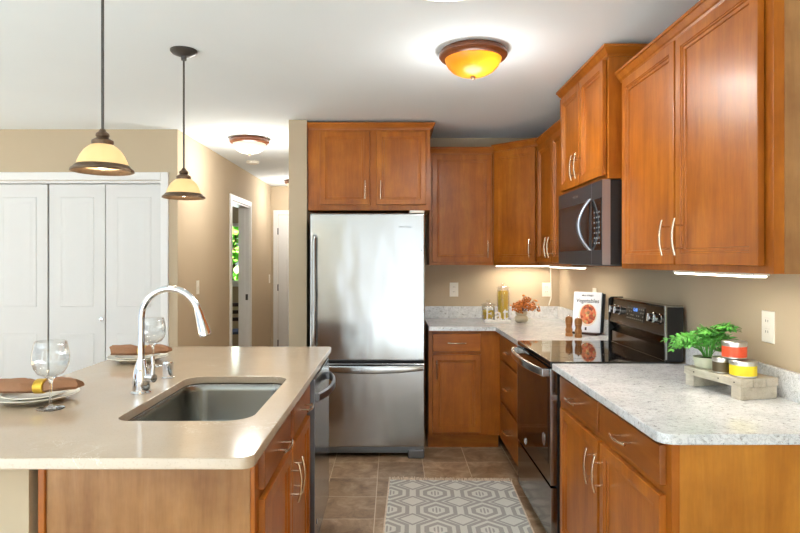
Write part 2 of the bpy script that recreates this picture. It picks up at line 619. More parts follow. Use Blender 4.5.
class Frame:
    """a cabinet front: u runs along it, z up, n out of it"""
    def __init__(self, o, u, n):
        self.o, self.u, self.n = Vector((o[0], o[1], 0)), Vector((u[0], u[1], 0)).normalized(), Vector((n[0], n[1], 0)).normalized()
    def p(self, u, z, n=0.0):
        q = self.o + self.u*u + self.n*n
        return (q.x, q.y, z)
    def mat(self, u, z, n):
        """matrix for lettering: text x->u, text y->z, text z->n"""
        q = self.p(u, z, n)
        return Matrix(((self.u.x, 0, self.n.x, q[0]), (self.u.y, 0, self.n.y, q[1]), (0, 1, 0, q[2]), (0, 0, 0, 1)))
    def slab(self, mb, u0, u1, z0, z1, n0, n1, bev=.003):
        """block with softened front arrises"""
        R = []
        for ins, n in ((0, n0), (0, n1-bev), (bev*.35, n1-bev*.3), (bev, n1)):
            R.append([self.p(u0+ins, z0+ins, n), self.p(u1-ins, z0+ins, n), self.p(u1-ins, z1-ins, n), self.p(u0+ins, z1-ins, n)])
        mb.rings(R)
        return mb
    def panel_door(self, mb, u0, u1, z0, z1, n0, t=.02, f=.047):
        n1 = n0+t
        R = []
        for ins, n in ((0, n0), (0, n1-.004), (.0012, n1-.0012), (.004, n1), (f-.008, n1), (f-.006, n1-.0035), (f-.002, n1-.004), (f, n1-.0085),
                       (f+.010, n1-.0095), (f+.012, n1-.0145)):
            R.append([self.p(u0+ins, z0+ins, n), self.p(u1-ins, z0+ins, n), self.p(u1-ins, z1-ins, n), self.p(u0+ins, z1-ins, n)])
        mb.rings(R)
        return mb
    def pull(self, mb, uc, zc, n0, length=.135, vertical=True, proud=.028, r=.0043):
        pts = []
        N = 12
        for i in range(N+1):
            s = -1+2*i/N
            d = proud + .010*(1-s*s)
            pts.append(self.p(uc, zc+s*length/2, n0+d) if vertical else self.p(uc+s*length/2, zc, n0+d))
        mb.tube(pts, r, 10)
        for s in (-.62, .62):
            a, b = (self.p(uc, zc+s*length/2, n0-.001), self.p(uc, zc+s*length/2, n0+proud+.006)) if vertical else \
                   (self.p(uc+s*length/2, zc, n0-.001), self.p(uc+s*length/2, zc, n0+proud+.006))
            mb.tube([a, b], r*.85, 8)
        return mb

def door(fr, root, u0, u1, z0, z1, n0=.0, pull=None, mat='maple', f=.047):
    d = fr.panel_door(MB(), u0, u1, z0, z1, n0, f=f).build('door', mat, root)
    if pull:
        h = fr.pull(MB(), pull[0], pull[1], n0+.02).build('handle', 'nickel', d)
    return d

def drawer(fr, root, u0, u1, z0, z1, n0=.0, mat='maple', hl=.13):
    d = fr.slab(MB(), u0, u1, z0, z1, n0, n0+.02, .005).build('drawer_front', mat, root)
    fr.pull(MB(), (u0+u1)/2, (z0+z1)/2, n0+.02, hl, False).build('handle', 'nickel', d)
    return d

# ------------------------------------------------------------------ dimensions of the room
CEIL = 2.43
XR = 1.40          # right wall face
YB = 5.05          # kitchen back wall face
YC = 4.72          # closet wall face
XH = -1.695        # hall left wall face
YE = 8.34          # hall end wall face
SX0, SX1, SY = -.765, -.632, 4.40   # stub wall between hall and refrigerator

# ------------------------------------------------------------------ structure
struct('floor', MB().box(-6.5, XR+.12, -5.2, 9.6, -.1, 0), 'tile')
struct('floor_bounce_added', MB().prism([(-6.5, -5.2), (XR+.12, -5.2), (XR+.12, -1.0), (-2.0, -1.0), (-2.0, 1.2), (-6.5, 1.2)], 0, .012), plain('pale_bounce_floor', lin(224, 224, 222), .95, noise_amt=.04, nscale=40))  # unseen pale floor, added to bounce sunlight up to the ceiling
struct('ceiling', MB().box(-6.5, XR+.12, -3.2, 9.3, CEIL, CEIL+.1), 'ceiling')
struct('wall_right', MB().box(XR, XR+.12, -3.2, YB+.12, 0, CEIL), 'wall')
wf = MB()  # unseen wall, added with openings spaced to band the refrigerator's reflection
for (a, b) in ((-2.5, -.85), (-.40, -.07), (1.15, XR)):
    wf.box(a, b, -3.32, -3.2, .012, 2.12)
wf.box(-2.5, XR, -3.32, -3.2, 2.12, CEIL)
struct('wall_front_added', wf, 'wall')
struct('wall_back', MB().box(SX1, XR, YB, YB+.12, 0, CEIL), 'wall')
struct('wall_hall_right', MB().box(SX0, SX1, SY, YE, 0, CEIL, .002), 'wall')
# closet wall with its opening (X -3.66 .. -1.84, Z 0 .. 2.03)
CX0, CX1, CZ = -3.633, -1.825, 2.03
struct('wall_left', MB().box(-6.5, CX0, YC, YC+.12, 0, CEIL).box(CX1, XH, YC, YC+.12, 0, CEIL).box(CX0, CX1, YC, YC+.12, CZ, CEIL), 'wall')
struct('wall_closet_back', MB().box(CX0-.1, XH-.12, YC+.6, YC+.65, 0, CEIL), 'wall')
# hall left wall with a doorway
DY0, DY1, DZ = 6.28, 7.08, 2.03
struct('wall_hall_left', MB().box(XH-.12, XH, YC+.12, DY0, 0, CEIL).box(XH-.12, XH, DY1, YE+.12, 0, CEIL).box(XH-.12, XH, DY0, DY1, DZ, CEIL), 'wall')
struct('wall_hall_end', MB().box(XH, SX0+.13, YE, YE+.12, 0, CEIL), 'wall')
# room behind the doorway
BW0, BW1, BZ0, BZ1 = -3.1, -2.05, 1.05, 1.95
struct('wall_bedroom_back', MB().box(-5, BW0, 8.9, 9.02, 0, CEIL).box(BW1, XH-.12, 8.9, 9.02, 0, CEIL).box(BW0, BW1, 8.9, 9.02, 0, BZ0).box(BW0, BW1, 8.9, 9.02, BZ1, CEIL), 'wall')
struct('wall_bedroom_left', MB().box(-5, -4.9, YC+.7, 8.9, 0, CEIL), 'wall')
win = MB()
for a in ((BW0, BW0+.05, BZ0, BZ1), (BW1-.05, BW1, BZ0, BZ1), (BW0, BW1, BZ0, BZ0+.05), (BW0, BW1, BZ1-.05, BZ1)):
    win.box(a[0], a[1], 8.92, 8.98, a[2], a[3], .004)
win.box(BW0-.06, BW1+.06, 8.84, 8.92, BZ0-.04, BZ0, .006)
w1 = struct('window_1', win, 'white')
struct('window_pane', MB().box(BW0+.05, BW1-.05, 8.945, 8.95, BZ0+.05, BZ1-.05), 'pane', w1)
# door casings
cas = [(0, 0), (.0, .018), (.018, .02), (.05, .016), (.062, .012), (.07, .010), (.07, 0)]
def casing(mb, fr, u0, u1, z1, wd=.062):
    """flat casing around an opening, on the face described by fr (n out)"""
    for a in ((u0-wd, u0, 0, z1+wd), (u1, u1+wd, 0, z1+wd)):
        fr.slab(mb, a[0], a[1], a[2], a[3], 0, .016, .006)
    fr.slab(mb, u0, u1, z1, z1+wd, 0, .016, .006)
    return mb
fr_closet = Frame((0, YC), (1, 0), (0, -1))
struct('trim_1', casing(MB(), fr_closet, CX0, CX1, CZ).box(CX0, CX1, YC+.02, YC+.09, CZ-.022, CZ), 'white')
fr_hl = Frame((XH, 0), (0, 1), (1, 0))
tr2 = casing(MB(), fr_hl, DY0, DY1, DZ)
tr2.box(XH-.125, XH+.002, DY0, DY0+.018, 0, DZ, .002).box(XH-.125, XH+.002, DY1-.018, DY1, 0, DZ, .002).box(XH-.125, XH+.002, DY0, DY1, DZ-.018, DZ, .002)
tr2.box(XH-.075, XH-.045, DY1-.03, DY1-.018, 0, DZ, .002)
t2 = struct('trim_2', tr2, 'white')
struct('strike_plate', MB().box(XH-.04, XH-.012, DY1-.0205, DY1-.0175, .93, 1.0, .001), 'graymetal', t2)
fr_he = Frame((0, YE), (1, 0), (0, -1))
EX0, EX1 = -1.60, -.82
struct('trim_3', casing(MB(), fr_he, EX0, EX1, DZ), 'white')
# hall end door, six raised panels
dm = MB()
fr_he.slab(dm, EX0+.004, EX1-.004, .01, DZ-.004, -.03, -.012+.02, .003)
d5 = struct('door_5', dm, 'door_white')
pm = MB()
for (a, b) in ((EX0+.12, EX0+.36), (EX0+.45, EX0+.69)):
    for (z0, z1) in ((.15, .62), (.78, 1.42), (1.55, 1.88)):
        fr_he.slab(pm, a, b, z0, z1, .006, .013, .006)
struct('door_panels', pm, 'door_white', d5)
hm = MB()
for z in (.25, 1.02, 1.80):
    hm.cyl((EX0+.004, YE-.017, z-.045), .008, .09, seg=10)
struct('hinges', hm, 'graymetal', d5)
# bifold closet doors
leafw = (CX1-CX0)/4
for k in range(4):
    a, b = CX0+k*leafw+.003, CX0+(k+1)*leafw-.003
    if k == 1: b -= .004
    if k == 2: a += .004
    yn = YC+.03
    fr = Frame((0, yn+.035), (1, 0), (0, -1))
    mbb = MB()
    z0, z1 = .012, CZ-.028
    fr.slab(mbb, a, b, z0, z1, 0, .035, .003)
    o = struct('door_%d' % (k+1), mbb, 'door_white')
    pn = MB()
    for (pz0, pz1) in ((.20, .82), (1.03, 1.90)):
        # moulded frame around a raised field
        i0, i1 = a+.085, b-.085
        R = []
        for ins, n in ((0, .034), (.004, .0385), (.012, .039), (.02, .0355), (.045, .0365), (.06, .0405)):
            R.append([fr.p(i0+ins, pz0+ins, n), fr.p(i1-ins, pz0+ins, n), fr.p(i1-ins, pz1-ins, n), fr.p(i0+ins, pz1-ins, n)])
        pn.rings(R)
    struct('door_panel', pn, 'door_white', o)
    if k in (1, 2):
        kx = (b-.012) if k == 1 else (b-.018)
        if k == 2:
            MB().lathe([(.006, 0), (.005, .012), (.012, .016), (.016, .024), (.013, .031), (0, .033)], (kx, yn, .936), 16, '-Y').build('door_knob', 'chrome', o)
        else:
            MB().lathe([(.006, 0), (.005, .012), (.012, .016), (.016, .024), (.013, .031), (0, .033)], (a+.018, yn, .936), 16, '-Y').build('door_knob', 'chrome', o)
bb = [(0, 0), (.013, 0), (.013, .075), (.006, .09), (0, .09)]
struct('baseboard_left', MB().sweep([(CX1+.062, YC), (XH, YC), (XH, DY0-.062)][:2], bb), 'white')
struct('baseboard_hall', MB().sweep([(XH, YC+.13), (XH, DY0-.07)], bb), 'white')
struct('baseboard_hall_end', MB().sweep([(XH, DY1+.07), (XH, YE), (EX0-.062, YE)], bb), 'white')

# ------------------------------------------------------------------ upper cabinets
crown_prof = lambda z: [(0, z), (.006, z), (.010, z+.012), (.016, z+.016), (.028, z+.036), (.033, z+.038), (.033, z+.05), (0, z+.05)]

def upper(label, poly, fr, z0, z1, doors, crown_path, crown_z, base, fw=None):
    """poly: plan of the box, fr: frame with n=0 at the face, doors: list of (u0,u1,z0,z1,pull)"""
    root = thing('wall_cabinet', label, 'cabinet', base)
    MB().prism(poly, z0, z1, .0015).build('cabinet_body', 'maple', root)
    for (u0, u1, a, b, pull) in doors:
        door(fr, root, u0, u1, a, b, .0035, pull)
    MB().sweep(crown_path, crown_prof(crown_z)).build('crown_moulding', 'maple_h', root)
    return root

UZ0, UZ1 = 1.362, 2.275
XU = 1.079
g = .004
# big double cabinet on the right wall
frR = Frame((XU, 0), (0, 1), (-1, 0))
c1 = upper('tall double-door maple wall cabinet nearest the camera, above the fern and the wall outlet',
      [(XU, 1.70), (XR-.002, 1.70), (XR-.002, 2.828), (XU, 2.828)], frR, UZ0, UZ1,
      [(1.738, 2.246, 1.385, 2.228, (2.246-.058, 1.487)), (2.258, 2.772, 1.385, 2.228, (2.258+.034, 1.487))],
      [(XR-.003, 2.829), (XU, 2.829), (XU, 1.70-.001), (XR-.003, 1.70-.001)], UZ1-.038, (1.24, 2.26, UZ0))
fe = Frame((0, 1.70), (1, 0), (0, -1))
MB().box(XU+.030, XR-.004, 1.6985, 1.7005, UZ0+.001, UZ1-.04).build('end_panel', 'veneer', c1)
# cabinet above the microwave
XM = 1.018
frM = Frame((XM, 0), (0, 1), (-1, 0))
MZ1 = 2.40
upper('short two-door maple cabinet mounted directly above the microwave',
      [(XM, 2.833), (XR-.002, 2.833), (XR-.002, 3.593), (XM, 3.593)], frM, 1.787, MZ1,
      [(2.852, 3.208, 1.806, 2.355, (3.208-.032, 1.90)), (3.218, 3.575, 1.806, 2.355, (3.218+.032, 1.90))],
      [(XR-.003, 3.594), (XM, 3.594), (XM, 2.832), (XR-.003, 2.832)], MZ1-.038, (1.2, 3.2, 1.787))
# narrow pair on the right wall beyond the microwave
upper('two-door maple wall cabinet between the microwave and the angled corner cabinet',
      [(XU, 3.597), (XR-.002, 3.597), (XR-.002, 4.428), (XU, 4.428)], frR, UZ0, UZ1,
      [(3.62, 4.0, 1.385, 2.228, (4.0-.034, 1.487)), (4.008, 4.405, 1.385, 2.228, (4.008+.034, 1.487))],
      [(XU, 4.428), (XU, 3.598)], UZ1-.038, (1.24, 4.0, UZ0))
# angled corner cabinet
YU = YB-.33
dl = (Vector((1.079, 4.432))-Vector((.792, YU))).length
frD = Frame((.792, YU), (1.079-.792, 4.432-YU), (-(YU-4.432), -(1.079-.792)))
upper('angled single-door maple corner wall cabinet over the berry vase',
      [(.792, YU), (1.079, 4.432), (XR-.002, 4.432), (XR-.002, YB-.002), (.792, YB-.002)], frD, UZ0, UZ1+.015,
      [(.022, dl-.022, 1.385, 2.24, (dl-.052, 1.487))],
      [(.792, YU), (1.079, 4.432)], UZ1-.023, (1.15, 4.8, UZ0))
# single cabinet on the back wall
frB = Frame((0, YU), (1, 0), (0, -1))
upper('single-door maple wall cabinet between the refrigerator cabinet and the angled corner cabinet',
      [(.285, YU), (.790, YU), (.790, YB-.002), (.285, YB-.002)], frB, UZ0, UZ1,
      [(.306, .772, 1.385, 2.228, (.772-.034, 1.487))],
      [(.285, YB-.003), (.285, YU), (.790, YU)], UZ1-.038, (.54, 4.9, UZ0))
# cabinet above the refrigerator
YF = 4.43
frF = Frame((0, YF), (1, 0), (0, -1))
upper('wide two-door maple cabinet built above the refrigerator',
      [(-.628, YF), (.275, YF), (.275, YB-.002), (-.628, YB-.002)], frF, 1.768, MZ1,
      [(-.537, -.172, 1.808, 2.346, (-.172-.032, 1.915)), (-.122, .243, 1.808, 2.346, (-.122+.032, 1.915))],
      [(-.629, YF), (.276, YF), (.276, YB-.003)], MZ1-.038, (-.18, 4.8, 1.768))

# ------------------------------------------------------------------ base cabinets
BT = .883          # underside of the worktops
XB = .79           # face of the right run
YBF = 4.43         # face of the back run
frRB = Frame((XB, 0), (0, 1), (-1, 0))
frBB = Frame((0, YBF), (1, 0), (0, -1))

b = thing('base_cabinet', 'maple base cabinet with one drawer over one door, right of the refrigerator', 'cabinet', (.52, 4.75, 0))
MB().box(.262, XB, YBF, YB-.002, .108, BT, .0015).build('cabinet_body', 'maple', b)
MB().box(.262, XB, YBF+.07, YB-.05, .0, .108).build('toe_kick', 'maple_h', b)
drawer(frBB, b, .291, .645, .728, .860, .001, 'maple_h', .135)
door(frBB, b, .291, .645, .134, .705, .001, (.291+.03, .60))

b = thing('drawer_cabinet', 'maple base cabinet with three stacked drawers beyond the range', 'cabinet', (1.1, 4.0, 0))
MB().box(XB+.001, XR-.002, 3.597, YB-.003, .108, BT, .0015).build('cabinet_body', 'maple', b)
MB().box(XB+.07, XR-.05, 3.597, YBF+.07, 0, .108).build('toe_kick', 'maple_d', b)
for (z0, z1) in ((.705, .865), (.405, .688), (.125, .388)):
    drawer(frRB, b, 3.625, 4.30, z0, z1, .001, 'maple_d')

b = thing('base_cabinet', 'maple base cabinet with two drawers over two doors, under the right-hand speckled worktop', 'cabinet', (1.1, 2.25, 0))
MB().box(XB, XR-.002, 1.70, 2.829, .108, BT, .0015).build('cabinet_body', 'maple', b)
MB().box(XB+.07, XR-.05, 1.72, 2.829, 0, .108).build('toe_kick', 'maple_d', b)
MB().box(XB+.022, XR-.004, 1.697, 1.7005, .0, BT-.001).build('end_panel', 'veneer_gold', b)
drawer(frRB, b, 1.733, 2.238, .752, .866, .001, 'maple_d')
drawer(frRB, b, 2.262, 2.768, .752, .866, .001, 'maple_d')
door(frRB, b, 1.733, 2.238, .13, .722, .001, (2.238-.034, .615))
door(frRB, b, 2.262, 2.768, .13, .722, .001, (2.262+.034, .615))

# ------------------------------------------------------------------ worktops
def rounded(poly, radii, n=6):
    out = []
    m = len(poly)
    for i in range(m):
        r = radii[i]
        p = Vector(poly[i]); a = Vector(poly[i-1]); c = Vector(poly[(i+1) % m])
        if r == 0:
            out.append(tuple(p)); continue
        d1, d2 = (a-p).normalized(), (c-p).normalized()
        half = d1.angle(d2)/2
        t = r/math.tan(half)
        cen = p+(d1+d2).normalized()*(r/sin(half))
        s, e = p+d1*t, p+d2*t
        a0 = math.atan2(s.y-cen.y, s.x-cen.x); a1 = math.atan2(e.y-cen.y, e.x-cen.x)
        da = (a1-a0+pi) % (2*pi)-pi
        for k in range(n+1):
            out.append((cen.x+r*cos(a0+da*k/n), cen.y+r*sin(a0+da*k/n)))
    return out
WT = .914
XC = .751
wt = thing('worktop', 'white speckled stone worktop on the right, carrying the fern and tins', 'worktop', (1.07, 2.25, BT))
pl = rounded([(XC, 1.681), (XR-.002, 1.681), (XR-.002, 2.829), (XC, 2.829)], [.035, 0, 0, 0])
MB().prism(pl, BT+.0005, WT, .004).build('top', 'granite', wt)
MB().box(XR-.021, XR-.002, 1.70, 2.829, WT, WT+.10, .003).build('backsplash', 'granite', wt)
wt = thing('worktop', 'L-shaped white speckled stone worktop in the far corner, carrying the jars and cookbook', 'worktop', (1.07, 4.4, BT))
YCF = 4.39
pl = [(.262, YCF), (XC, YCF), (XC, 3.596), (XR-.002, 3.596), (XR-.002, YB-.002), (.262, YB-.002)]
MB().prism(pl, BT+.0005, WT, .004).build('top', 'granite', wt)
MB().box(.262, XR-.022, YB-.021, YB-.002, WT, WT+.10, .003).build('backsplash', 'granite', wt)
MB().box(XR-.021, XR-.002, 3.596, YB-.002, WT, WT+.10, .003).build('backsplash', 'granite', wt)

# ------------------------------------------------------------------ refrigerator
FX0, FX1, FYF = -.585, .226, 4.22
fr = thing('refrigerator', 'stainless steel bottom-freezer refrigerator below the wide cabinet', 'refrigerator', ((FX0+FX1)/2, 4.6, 0))
MB().box(FX0+.004, FX1-.004, FYF+.075, YB-.02, .03, 1.715, .006).build('cabinet_body', 'steel_dark', fr)
frG = Frame((0, FYF+.07), (1, 0), (0, -1))
def fdoor(z0, z1):
    mb = MB()
    mb.box(FX0, FX1, FYF, FYF+.066, z0, z1, .012, 4)
    return mb
ud = fdoor(.693, 1.732).build('upper_door', 'steel', fr)
hb = MB()
# long vertical handle at the left, bowed out from the door
pts = [(FX0+.037, FYF-.003, .80), (FX0+.037, FYF-.040, .805)] + [(FX0+.037, FYF-.045-.006*sin(pi*i/10), .82+i*.073) for i in range(11)] + [(FX0+.037, FYF-.040, 1.565), (FX0+.037, FYF-.003, 1.57)]
hb.tube(pts, .0135, 12)
hb.build('handle', 'steel', ud)
MB().add_mesh(text_mesh('MAYTAG', .021, .0004), frG.mat(.087, 1.634, .0704)).build('badge', 'logo_grey', ud)
MB().cyl((FX1-.025, FYF+.0015, 1.52-.05), .004, .003, '-Y', 10).build('lock_screw', 'black', ud)
lz0, lz1 = .085, .676
ld = fdoor(lz0, lz1).build('freezer_drawer', 'steel', fr)
# pull lip: curved moulding along the drawer top
R = []
N = 24
for i in range(N+1):
    s = -1+2*i/N
    x = (FX0+FX1)/2 + s*(FX1-FX0-.03)/2
    o_ = .018+.022*(1-s*s)
    zb = .625-.018*(1-s*s)
    R.append([(x, FYF-.001, .668), (x, FYF-o_, .662), (x, FYF-o_-.006, .65), (x, FYF-o_-.004, zb+.008), (x, FYF-o_+.006, zb), (x, FYF-.001, zb+.004)])
m = MB(); m.rings(R); m.build('handle', 'steel', ld)
gm = MB().box(FX0+.012, FX1-.012, FYF+.03, FYF+.08, .035, .078, .004)
for k in range(6):
    gm.box(FX0+.03, FX1-.11, FYF+.026, FYF+.031, .04+k*.006, .042+k*.006)
gm.build('grille', 'steel_dark', fr)
for x in (FX1-.062, FX0+.062):
    MB().box(x-.058, x+.058, FYF+.012, FYF+.09, 0, .062, .008, 3).build('foot', 'steel_dark', fr)
MB().box(FX1-.11, FX1-.005, FYF+.01, FYF+.12, 1.734, 1.752, .005).build('hinge_cover', 'plastic', fr)
MB().box(FX0+.005, FX1-.005, FYF+.05, FYF+.076, .677, .692).build('door_gasket', 'black', fr)

# ------------------------------------------------------------------ range
RY0, RY1 = 2.835, 3.590
rg = thing('range', 'black stainless electric range with smooth glass cooktop between the speckled worktops', 'range', (1.07, 3.21, 0))
XDF = .745
frO = Frame((XDF+.03, 0), (0, 1), (-1, 0))
MB().box(XDF+.034, XR-.03, RY0+.003, RY1-.003, .06, .895, .003).build('range_body', 'black', rg)
lg = MB()
for (x, y) in ((.83, RY0+.06), (.83, RY1-.06), (1.3, RY0+.06), (1.3, RY1-.06)):
    lg = MB().cyl((x, y, 0), .018, .06, seg=12)
    lg.build('leg', 'black', rg)
ct = MB().box(XC-.006, XR-.10, RY0, RY1, .896, .921, .004, 2).build('cooktop', 'blackgloss', rg)
M['burner'] = plain('burner_marking', (.05, .05, .052), .2)
for (x, y, r) in ((.92, 3.03, .10), (.92, 3.40, .075), (1.14, 3.03, .075), (1.14, 3.40, .10)):
    MB().lathe([(r-.002, .9212), (r, .9214), (r+.002, .9212)], (x, y, 0), 40).build('burner_ring', 'burner', ct)
od = MB()
frO.slab(od, RY0+.002, RY1-.002, .335, .888, 0, .03, .004)
od = od.build('oven_door', 'blackss', rg)
wdw = MB()
frO.slab(wdw, RY0+.045, RY1-.045, .425, .835, .0295, .0315, .001)
wdw.build('oven_window', 'blackgloss', od)
for (ea, eb) in ((RY0+.001, RY0+.006), (RY1-.006, RY1-.001)):
    edg = MB()
    frO.slab(edg, ea, eb, .335, .888, 0, .0305, .001)
    edg.build('door_edge_trim', 'steel', od)
# bowed flat handle
R = []
N = 28
for i in range(N+1):
    s = -1+2*i/N
    y = (RY0+RY1)/2+s*(RY1-RY0-.03)/2
    o_ = .034+.04*(1-abs(s)**2.4)
    t_ = .012
    x0 = XDF-o_
    R.append([(x0, y, .848), (x0-.004, y, .853), (x0-.004, y, .88), (x0, y, .885), (x0+t_, y, .885), (x0+t_, y, .848)])
hm = MB(); hm.rings(R)
hm.box(XDF-.038, XDF+.002, RY0+.014, RY0+.04, .848, .885, .004).box(XDF-.038, XDF+.002, RY1-.04, RY1-.014, .848, .885, .004)
hm.build('handle', 'steel', od)
bd = MB(); 
bd.lathe([(.019, 0), (.019, .002), (.0165, .003), (.0165, .001)], (XDF-.001, 3.37, .385), 28, '-X', True, True)
bd.build('badge', 'logo_silver', od)
bd = MB()
bd.lathe([(.032, 0), (.032, .0006)], (XDF-.0018, 2.96, .52), 28, '-X', True, True)
bd.build('sticker', 'logo_silver', od)
sd = MB()
frO.slab(sd, RY0+.002, RY1-.002, .075, .322, 0, .028, .005)
sd = sd.build('storage_drawer', 'blackss', rg)
edg = MB()
frO.slab(edg, RY0+.001, RY0+.006, .075, .322, 0, .0285, .001)
edg.build('drawer_edge_trim', 'steel', sd)
# backguard
bgx = 1.292
pr = [(bgx+.006, .921), (bgx+.006, .985), (bgx+.03, 1.0), (bgx-.002, 1.04), (bgx+.012, 1.172), (bgx+.022, 1.180), (1.366, 1.180), (1.366, .921)]
m = MB()
m.rings([[(x, y, z) for x, z in pr] for y in (RY0+.012, RY1-.012)])
bk = m.build('backguard', 'blackss', rg, smooth=20)
pr2 = [(bgx-.004, .921), (bgx-.004, 1.172), (bgx+.012, 1.184), (1.372, 1.184), (1.372, .921)]
for (ya, yb) in ((RY0, RY0+.0125), (RY1-.0125, RY1)):
    m = MB()
    m.rings([[(x, y, z) for x, z in pr2] for y in (ya, yb)])
    m.build('end_cap', 'black', bk)
m = MB()
m.box(bgx-.006, bgx+.004, RY0-.001, RY0+.014, .93, 1.182, .003)
m.box(bgx-.006, 1.372, RY0-.001, RY0+.014, 1.178, 1.187, .003)
m.build('end_cap_trim', 'steel', bk)
tilt = math.atan2(.014, .132)
def on_panel(y, z):      # point on the slanted control face
    return Vector((bgx-.002+(z-1.04)*.106, y, z))
KZ = 1.115
for y in (2.915, 2.985, 3.435, 3.505):
    p = on_panel(y, KZ)
    mt = Matrix.Translation(p) @ Matrix.Rotation(-pi/2+tilt, 4, 'Y')
    k = MB().lathe([(.026, 0), (.026, .004), (.0215, .006), (.020, .028), (.0185, .031), (0, .031)], (0, 0, 0), 24, mat=mt)
    kk = k.build('knob', 'steel', bk)
    m = MB().box(-.020, .020, -.004, .004, .030, .036, .002, mat=mt)
    m.build('knob_grip', 'chrome', kk)
p = on_panel(3.21, KZ)
mt = Matrix.Translation(p) @ Matrix.Rotation(-pi/2+tilt, 4, 'Y')
dp = MB().box(-.038, .038, -.115, .115, -.001, .003, .001, mat=mt).build('display', 'bluelcd', bk)
m = MB()
for i in range(4):
    for j in range(9):
        if (i*j) % 3 == 1: continue
        u, v = -.028+i*.018, -.10+j*.025
        if abs(v+.0) < .03 and i > 1: continue
        m.box(u-.0035, u+.0035, v-.006, v+.006, .0028, .0034, mat=mt)
m.build('keypad_marking', plain('keypad_print', lin(150, 140, 120), .5), dp)
mt2 = mt @ Matrix(((0, 1, 0, .02), (-1, 0, 0, 0), (0, 0, 1, .0036), (0, 0, 0, 1)))
MB().add_mesh(text_mesh('12:00', .026, .0003), mt2).build('clock_digits', 'lcd_blue', dp)

# ------------------------------------------------------------------ microwave
MX = .990
mw = thing('microwave', 'black over-the-range microwave with curved steel handle under the short cabinet', 'microwave', (1.2, 3.21, 1.374))
mz0, mz1 = 1.378, 1.784
MB().box(MX+.036, XR-.004, 2.838, 3.588, mz0+.004, mz1, .004).build('microwave_body', 'black', mw)
frW = Frame((MX+.035, 0), (0, 1), (-1, 0))
md = MB()
frW.slab(md, 2.836, 3.590, mz0, mz1, 0, .035, .004)
md = md.build('front_panel', 'mw_face', mw)
m = MB(); frW.slab(m, 2.834, 2.837, mz0, mz1, -.002, .036, .0005); m.build('side_trim', 'mw_edge', md)
m = MB(); frW.slab(m, 3.02, 3.565, 1.45, 1.70, .0345, .0375, .002)
wn = m.build('door_window', 'blackgloss', md)
m = MB(); frW.slab(m, 3.06, 3.53, 1.475, 1.675, .0372, .0378, .0004); m.build('window_mesh', plain('microwave_mesh', (.03, .03, .032), .15), wn)
m = MB(); frW.slab(m, 2.848, 2.985, 1.45, 1.70, .0345, .0368, .001)
cp = m.build('control_panel', 'blackgloss', md)
m = MB()
for i in range(7):
    for j in range(3):
        frW.slab(m, 2.868+j*.033, 2.886+j*.033, 1.48+i*.025, 1.488+i*.025, .0366, .0371, .0002)
m.build('keypad_marking', plain('keypad_grey', lin(120, 122, 124), .5), cp)
m = MB(); frW.slab(m, 2.99, 2.993, mz0+.004, mz1-.004, .0345, .0352, .0002); m.build('panel_seam', 'mw_edge', md)
hp = []
N = 20
R = []
for i in range(N+1):
    s = -1+2*i/N
    z = 1.578+s*.128
    bow = (1-s*s)
    n = .036+.004+.045*bow
    uu = 3.0+.045*bow
    R.append([frW.p(uu-.016, z, n), frW.p(uu-.012, z, n+.007), frW.p(uu+.012, z, n+.009), frW.p(uu+.018, z, n+.002), frW.p(uu+.012, z, n-.004), frW.p(uu-.012, z, n-.006)])
m = MB(); m.rings(R)
m.build('handle', 'mw_edge', md)
MB().add_mesh(text_mesh('MAYTAG', .024, .0003), Frame((MX+.035, 0), (0, -1), (-1, 0)).mat(-3.25, 1.742, .0354)).build('badge', 'logo_silver', md)
m = MB().box(1.05, 1.34, 2.90, 3.53, mz0-.006, mz0+.006, .002)
m.build('bottom_vent', 'steel_dark', mw)

# ------------------------------------------------------------------ island
IX0, IX1, IY0, IY1 = -1.40, -.347, 1.48, 3.385
SKX0, SKX1, SKY0, SKY1 = -.852, -.437, 1.822, 2.52
def island_top():
    outer = rounded([(IX0, IY0), (IX1, IY0), (IX1, IY1), (IX0, IY1)], [.03, .03, .02, .03])
    inner = rounded([(SKX0, SKY0), (SKX1, SKY0), (SKX1, SKY1), (SKX0, SKY1)], [.055, .085, .075, .075], 8)
    bm = bmesh.new()
    es = []
    for loop in (outer, inner):
        vs = [bm.verts.new((x, y, WT)) for x, y in loop]
        for i in range(len(vs)):
            es.append(bm.edges.new((vs[i], vs[(i+1) % len(vs)])))
    bmesh.ops.triangle_fill(bm, use_beauty=True, use_dissolve=False, edges=es, normal=(0, 0, 1))
    r = bmesh.ops.extrude_face_region(bm, geom=bm.faces[:])
    bmesh.ops.translate(bm, vec=(0, 0, -.030), verts=[v for v in r['geom'] if isinstance(v, bmesh.types.BMVert)])
    bmesh.ops.recalc_face_normals(bm, faces=bm.faces[:])
    rim = [e for e in bm.edges if len(e.link_faces) == 2 and e.calc_face_angle(0) > radians(70) and abs(e.verts[0].co.z-e.verts[1].co.z) < 1e-5]
    bmesh.ops.bevel(bm, geom=rim, offset=.0035, segments=2, affect='EDGES', profile=.5)
    mb = MB(); mb.bm.free(); mb.bm = bm
    return mb
it = island_top().build('island_worktop', 'quartz', None, loc=((IX0+IX1)/2, (IY0+IY1)/2, .884))
tag(it, 'beige quartz island worktop with a cut-out for the sink', 'worktop')

